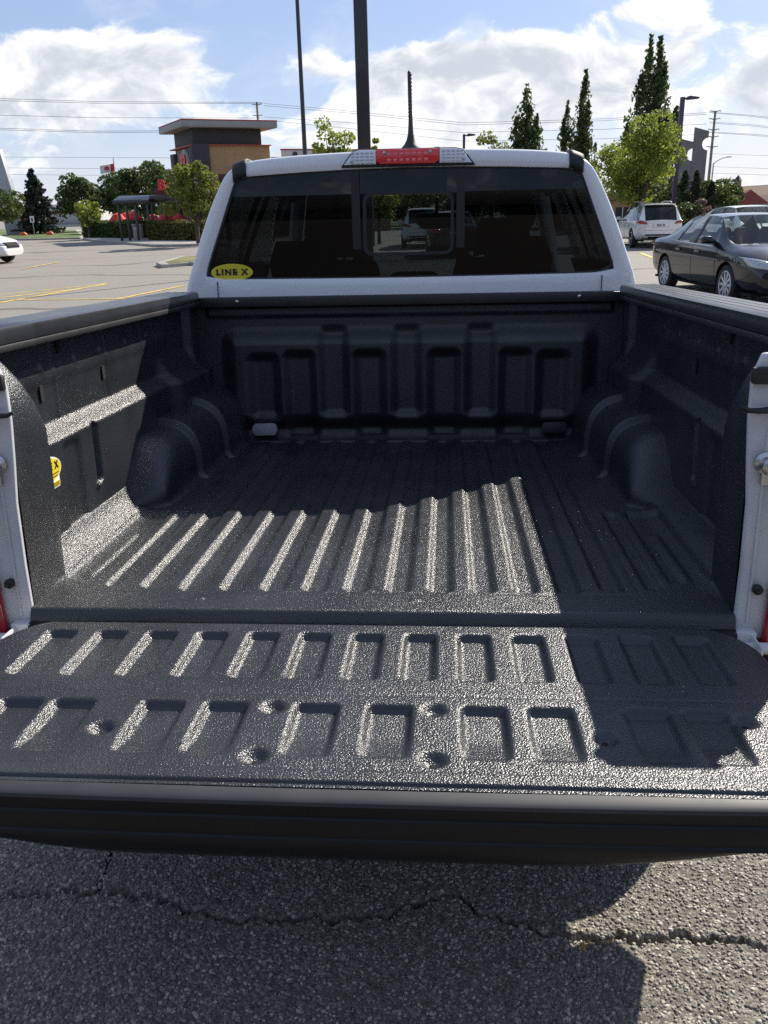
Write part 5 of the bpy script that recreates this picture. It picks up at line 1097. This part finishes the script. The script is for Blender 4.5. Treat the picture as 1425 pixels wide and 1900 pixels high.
def sedan(label, pos, heading, color, full=True, plate_txt=None):
    t = thing('car', label, 'car', pos, heading, 'cars parked in the lot')
    cols = [sect(.66, .40, .84, .90, .46, -2.40, -2.40, -2.36), sect(.86, .27, .95, 1.00, .66, -2.30, -2.28, -2.24), sect(.905, .24, .97, 1.045, .68, -1.95, -1.95, -1.98),
            sect(.92, .22, .965, 1.065, .66, -1.45, -1.62, -1.78), sect(.925, .20, .955, 1.415, .57, -.95, -1.02, -.86), sect(.925, .20, .945, 1.475, .585, -.05, -.05, -.05),
            sect(.925, .20, .930, 1.430, .605, .80, 1.0, .46), sect(.92, .21, .915, .985, .79, 1.20, 1.14, 1.22), sect(.915, .22, .885, .975, .66, 1.75, 1.75, 1.80), sect(.885, .22, .80, .885, .62, 2.20, 2.20, 2.22), sect(.76, .24, .69, .765, .54, 2.45, 2.43, 2.40)]
    def gf(k):
        s, i, j = k
        if s in 'rl' and j >= 6 and i == 6: return 'windshield'
        if s in 'rl' and j >= 6 and i == 3: return 'rear_window'
        if s in 'rl' and j == 5 and i in (4, 5): return 'side_window_'+s
        return None
    ms = car_mesh(cols, gf, 3, ((-1.36, .325), (1.43, .325)), .32, .06); pc = color
    def addm(nm, me, mat): me.materials.append(mat); me.name = nm; return link(bpy.data.objects.new(nm, me), t)
    body = addm('body', ms[None], pc); bv = bvh_of(*ms.values())
    for k, mt in (('windshield', 'clear'), ('rear_window', 'clear'), ('side_window_r', 'clear'), ('side_window_l', 'clear')): addm(k.replace('_r', '').replace('_l', '') if 'side' in k else k, ms[k], M[mt])
    for sx in (-1, 1):
        for wy in (-1.36, 1.43): wheel('wheel', t, (sx*.80, wy, .325), .325, .215, sx, 10, .235, 'cheapalloy')
    mb = MB()
    for sx in (-1, 1):
        for wy in (-1.36, 1.43):
            aa = np.linspace(-.25, math.pi+.25, 14); ring = [(wy+.40*math.cos(a), .325+.40*math.sin(a)) for a in aa]
            V = [(sx*.50, y, z) for y, z in ring]+[(sx*.885, y, z) for y, z in ring]; n = len(ring); mb.add(V, [(i, i+1, n+i+1, n+i) for i in range(n-1)]+[tuple(range(n))])
    mb.box(-.80, .80, -2.1, 2.2, .20, .24); mb.build('wheel_well', M['black_hole'], t)
    mb = MB(); mb.box(-.78, .78, .85, 1.25, .60, .90); mb.box(-.8, .8, -1.7, -1.3, .5, .92); mb.build('dashboard', M['inter'], t, bevel=.05)
    seats(t, ((.10, .56), (-.95, .52)), .48, .40)
    for sx in (-1, 1):
        patch('pillar', bv, [(-.09, .95), (.03, .95), (-.05, 1.41), (-.15, 1.41)], 0, sx, M['plastic'], t, .006, 3, 6)
        patch('pillar', bv, [(-.86, .96), (-.80, .96), (-.74, 1.30), (-.78, 1.30)], 0, sx, M['plastic'], t, .006, 3, 6)
        for (y0, y1) in ((-.045, -.035), (.985, .995)): patch('door_gap', bv, [(y0, .30), (y1, .30), (y1, .92), (y0, .92)], 0, sx, M['black_hole'], t, .0025, 1, 12)
        for y0 in (-.28, .62): pass
        for y0 in (-.78, .12): patch('door_handle', bv, [(y0, .80), (y0+.20, .795), (y0+.20, .828), (y0, .832)], 0, sx, pc, t, .022, 6, 2)
        patch('side_trim', bv, [(-.98, .945), (.80, .918), (.80, .932), (-.98, .959)], 0, sx, M['chrome'], t, .006, 16, 1)
        patch('door_crease', bv, [(-1.9, .735), (1.2, .70), (1.2, .722), (-1.9, .757)], 0, sx, pc, t, .008, 22, 2)
        mb = MB(); mb.prism([(.80*sx, .98), (.93*sx, .965), (1.09*sx, .985), (1.11*sx, 1.06), (1.07*sx, 1.105), (.95*sx, 1.10)], 1, .66, .84); mr = mb.build('mirror', pc, t, bevel=.03, seg=3); mb = MB(); mb.prism([(.97*sx, .99), (1.085*sx, 1.0), (1.09*sx, 1.07), (.96*sx, 1.085)], 1, .652, .659); mb.build('mirror_glass', M['chrome'], mr)
        patch('headlamp', bv, [(sx*.50, .60), (sx*.85, .655), (sx*.88, .80), (sx*.64, .735)], 1, 1, M['lamp_glass'], t, .010, 8, 5)
        for (hx, hz) in ((.64, .670), (.77, .702)):
            h, n_, _, _ = bv.ray_cast(Vector((sx*hx, 6, hz)), Vector((0, -1, 0)))
            if h: mb = MB(); mb.lathe([(.050, 0), (.052, .010), (.044, .013), (.030, .004)], (h.x, h.y+.004, h.z), 16, 1); mb.build('lamp_reflector', M['chrome'], t, smooth=True)
        patch('indicator', bv, [(sx*.45, .60), (sx*.56, .62), (sx*.56, .655), (sx*.47, .645)], 1, 1, M['amber'], t, .016, 3, 2)
        patch('tail_lamp', bv, [(sx*.48, .78), (sx*.83, .80), (sx*.80, .93), (sx*.50, .90)], 1, -1, M['tail_red'], t, .010, 8, 4)
    patch('grille', bv, [(-.38, .54), (.38, .54), (.44, .72), (-.44, .72)], 1, 1, M['black_hole'], t, .006, 8, 4)
    patch('grille_bar', bv, [(-.44, .705), (.44, .705), (.46, .735), (-.46, .735)], 1, 1, M['chrome'], t, .016, 10, 2)
    for sx in (-1, 1): patch('grille_bar', bv, [(sx*.35, .54), (sx*.39, .54), (sx*.46, .72), (sx*.42, .72)], 1, 1, M['chrome'], t, .016, 2, 5)
    patch('air_intake', bv, [(-.55, .29), (.55, .29), (.50, .40), (-.50, .40)], 1, 1, M['black_hole'], t, .006, 10, 3)
    patch('number_plate', bv, [(-.16, .74), (.16, .74), (.16, .83), (-.16, .83)], 1, -1, M['plate'], t, .008, 4, 3)
    return t
def suv(label, pos, heading, color, group='cars parked in the lot'):
    t = thing('car', label, 'car', pos, heading, group)
    cols = [sect(.76, .48, 1.06, 1.10, .62, -2.44, -2.43, -2.40, .84, .05), sect(.93, .33, 1.07, 1.675, .62, -2.26, -2.22, -2.00), sect(.965, .26, 1.055, 1.735, .66, -1.6, -1.55, -1.45), sect(.975, .25, 1.04, 1.74, .67, -.75, -.75, -.75), sect(.975, .25, 1.03, 1.735, .665, .05, .05, .05),
            sect(.97, .25, 1.01, 1.67, .64, .85, .92, .55), sect(.965, .26, 1.0, 1.10, .74, 1.35, 1.28, 1.38), sect(.94, .28, .94, 1.03, .68, 1.95, 1.95, 1.95), sect(.86, .28, .80, .86, .58, 2.35, 2.34, 2.34), sect(.62, .32, .66, .72, .40, 2.52, 2.50, 2.48)]
    def gf(k):
        s, i, j = k
        if s in 'rl' and j >= 6 and i == 5: return 'windshield'
        if s in 'rl' and j >= 6 and i == 0: return 'rear_window'
        if s in 'rl' and j == 5 and i in (1, 2, 3, 4): return 'side_window_'+s
        return None
    ms = car_mesh(cols, gf, 3, ((-1.42, .37), (1.50, .37)), .36, .06)
    def addm(nm, me, mat): me.materials.append(mat); me.name = nm; return link(bpy.data.objects.new(nm, me), t)
    addm('body', ms[None], color); bv = bvh_of(*ms.values())
    for k, mt in (('windshield', 'clear'), ('rear_window', 'darkglass'), ('side_window_r', 'darkglass'), ('side_window_l', 'darkglass')): addm('side_window' if 'side' in k else k, ms[k], M[mt])
    mb = MB()
    for sx in (-1, 1):
        for wy in (-1.42, 1.50):
            wheel('wheel', t, (sx*.85, wy, .37), .37, .24, sx, 10, .26)
            aa = np.linspace(-.25, math.pi+.25, 14); ring = [(wy+.45*math.cos(a), .37+.45*math.sin(a)) for a in aa]; n = len(ring)
            mb.add([(sx*.5, y, z) for y, z in ring]+[(sx*.93, y, z) for y, z in ring], [(i, i+1, n+i+1, n+i) for i in range(n-1)]+[tuple(range(n))])
        patch('tail_lamp', bv, [(sx*.52, .94), (sx*.90, .99), (sx*.88, 1.09), (sx*.60, 1.04)], 1, -1, M['tail_red'], t, .014, 8, 4)
        patch('headlamp', bv, [(sx*.48, .70), (sx*.82, .76), (sx*.84, .90), (sx*.55, .80)], 1, 1, M['lamp_glass'], t, .012, 8, 4)
        mb2 = MB(); mb2.tube([(sx*.58, -1.5, 1.735), (sx*.60, -1.2, 1.785), (sx*.60, -.2, 1.79), (sx*.58, .2, 1.745)], .018, 7); mb2.build('roof_rail', M['galv'], t, smooth=True)
        mb2 = MB(); mb2.prism([(.90*sx, 1.05), (1.02*sx, 1.05), (1.14*sx, 1.08), (1.15*sx, 1.18), (1.0*sx, 1.20)], 1, .72, .90); mb2.build('mirror', color, t, bevel=.03, seg=3)
        patch('exhaust', bv, [(sx*.48, .40), (sx*.66, .40), (sx*.66, .46), (sx*.48, .46)], 1, -1, M['chrome'], t, .012, 3, 2)
        for (y0, y1) in ((-.06, -.05), (.99, 1.0), (-1.0, -.99)): patch('door_gap', bv, [(y0, .36), (y1, .36), (y1, 1.0), (y0, 1.0)], 0, sx, M['black_hole'], t, .0025, 1, 12)
        for y0 in (-.85, .10): patch('door_handle', bv, [(y0, .88), (y0+.2, .875), (y0+.2, .91), (y0, .915)], 0, sx, color, t, .024, 5, 2)
    mb.build('wheel_well', M['black_hole'], t)
    patch('lower_bumper', bv, [(-.70, .36), (.70, .36), (.60, .56), (-.60, .56)], 1, -1, M['plastic'], t, .010, 10, 4)
    patch('plate_recess', bv, [(-.34, .82), (.34, .82), (.36, 1.0), (-.36, 1.0)], 1, -1, color, t, .004, 6, 4)
    pl = patch('number_plate', bv, [(-.155, .84), (.155, .84), (.155, .97), (-.155, .97)], 1, -1, M['plate'], t, .012, 4, 3)
    tx = text_mesh('plate_characters', 'BEZR 786', M['ink'], .075, .002, t, .002); h, n_, _, _ = bv.ray_cast(Vector((0, -6, .905)), Vector((0, 1, 0))); tx.location = (0, h.y-.016, .905); tx.rotation_euler = (R(90-6), 0, 0)
    patch('bumper_line', bv, [(-.85, .70), (.85, .70), (.85, .708), (-.85, .708)], 1, -1, M['black_hole'], t, .003, 12, 1)
    patch('grille', bv, [(-.40, .62), (.40, .62), (.45, .82), (-.45, .82)], 1, 1, M['black_hole'], t, .008, 8, 4)
    mb2 = MB(); mb2.box(-.6, .6, -2.12, -1.92, 1.665, 1.695); mb2.build('spoiler', color, t, bevel=.012)
    mb2 = MB(); mb2.box(-.80, .80, 1.0, 1.4, .65, .98); mb2.build('dashboard', M['inter'], t, bevel=.05); seats(t, ((.15, .62), (-.85, .6)), .62, .42)
    return t
black = paint('black_metallic_paint', (.0045, .0065, .014), 1.0, .3, 0.0); wht = paint('pearl_white_paint', (.78, .76, .72), .8, .3); slv = paint('silver_paint', (.42, .43, .45), .9, .3, .5)
# the black sedan faces the camera, to the right of the truck
rear = gnd(1238, 536); ang_ = HEAD+math.pi+R(3)
off = Vector((math.cos(ang_)*.80*1-(-math.sin(ang_))*0, math.sin(ang_)*.80, 0)); fwd = Vector((-math.sin(ang_), math.cos(ang_), 0))
CARS = {}
CARS['sedan'] = sedan('black sedan parked facing the camera right of the truck', (0, 0, 0), ang_, black)
CARS['sedan'].scale = (1.13,)*3
sx_ = Vector((math.cos(ang_), math.sin(ang_), 0)); CARS['sedan'].location = rear+(fwd*1.36-sx_*.80)*1.13
# side of the sedan seen from the camera is its own right-hand side (+x local points to photo left when it faces us)
CARS['suv'] = suv('white crossover seen from behind, with red tail lamps and dark rear glass', gnd(1222, 461), HEAD-R(4), wht)
fw_ = Vector((-math.sin(HEAD-R(4)), math.cos(HEAD-R(4)), 0)); CARS['suv'].location = gnd(1222, 461)+fw_*2.35
def recolor(t, label, loc, rz, old, new):
    c = copy_tree(t); c.location = loc; c.rotation_euler = (0, 0, rz); c['label'] = label
    for ch in c.children:
        for i, s in enumerate(ch.material_slots):
            if s.material == old: s.link = 'OBJECT'; s.material = new
    return c
# left: crossover nosing in from the left edge
wf = gnd(-34, 491); a_ = HEAD-R(104); f_ = Vector((-math.sin(a_), math.cos(a_), 0)); r_ = Vector((math.cos(a_), math.sin(a_), 0)); 
recolor(CARS['suv'], 'white car nosing into the picture at the left edge', wf-f_*1.50-r_*.85, a_, wht, wht)
recolor(CARS['sedan'], 'white car roof showing behind the black sedan', base(1390, 30), HEAD+math.pi+R(6), black, wht)
recolor(CARS['sedan'], 'dark car seen from behind through the cab glass', base(838, 36), HEAD-R(2), black, black)
recolor(CARS['suv'], 'white car seen from behind through the sliding pane', base(782, 43), HEAD-R(2), wht, wht)
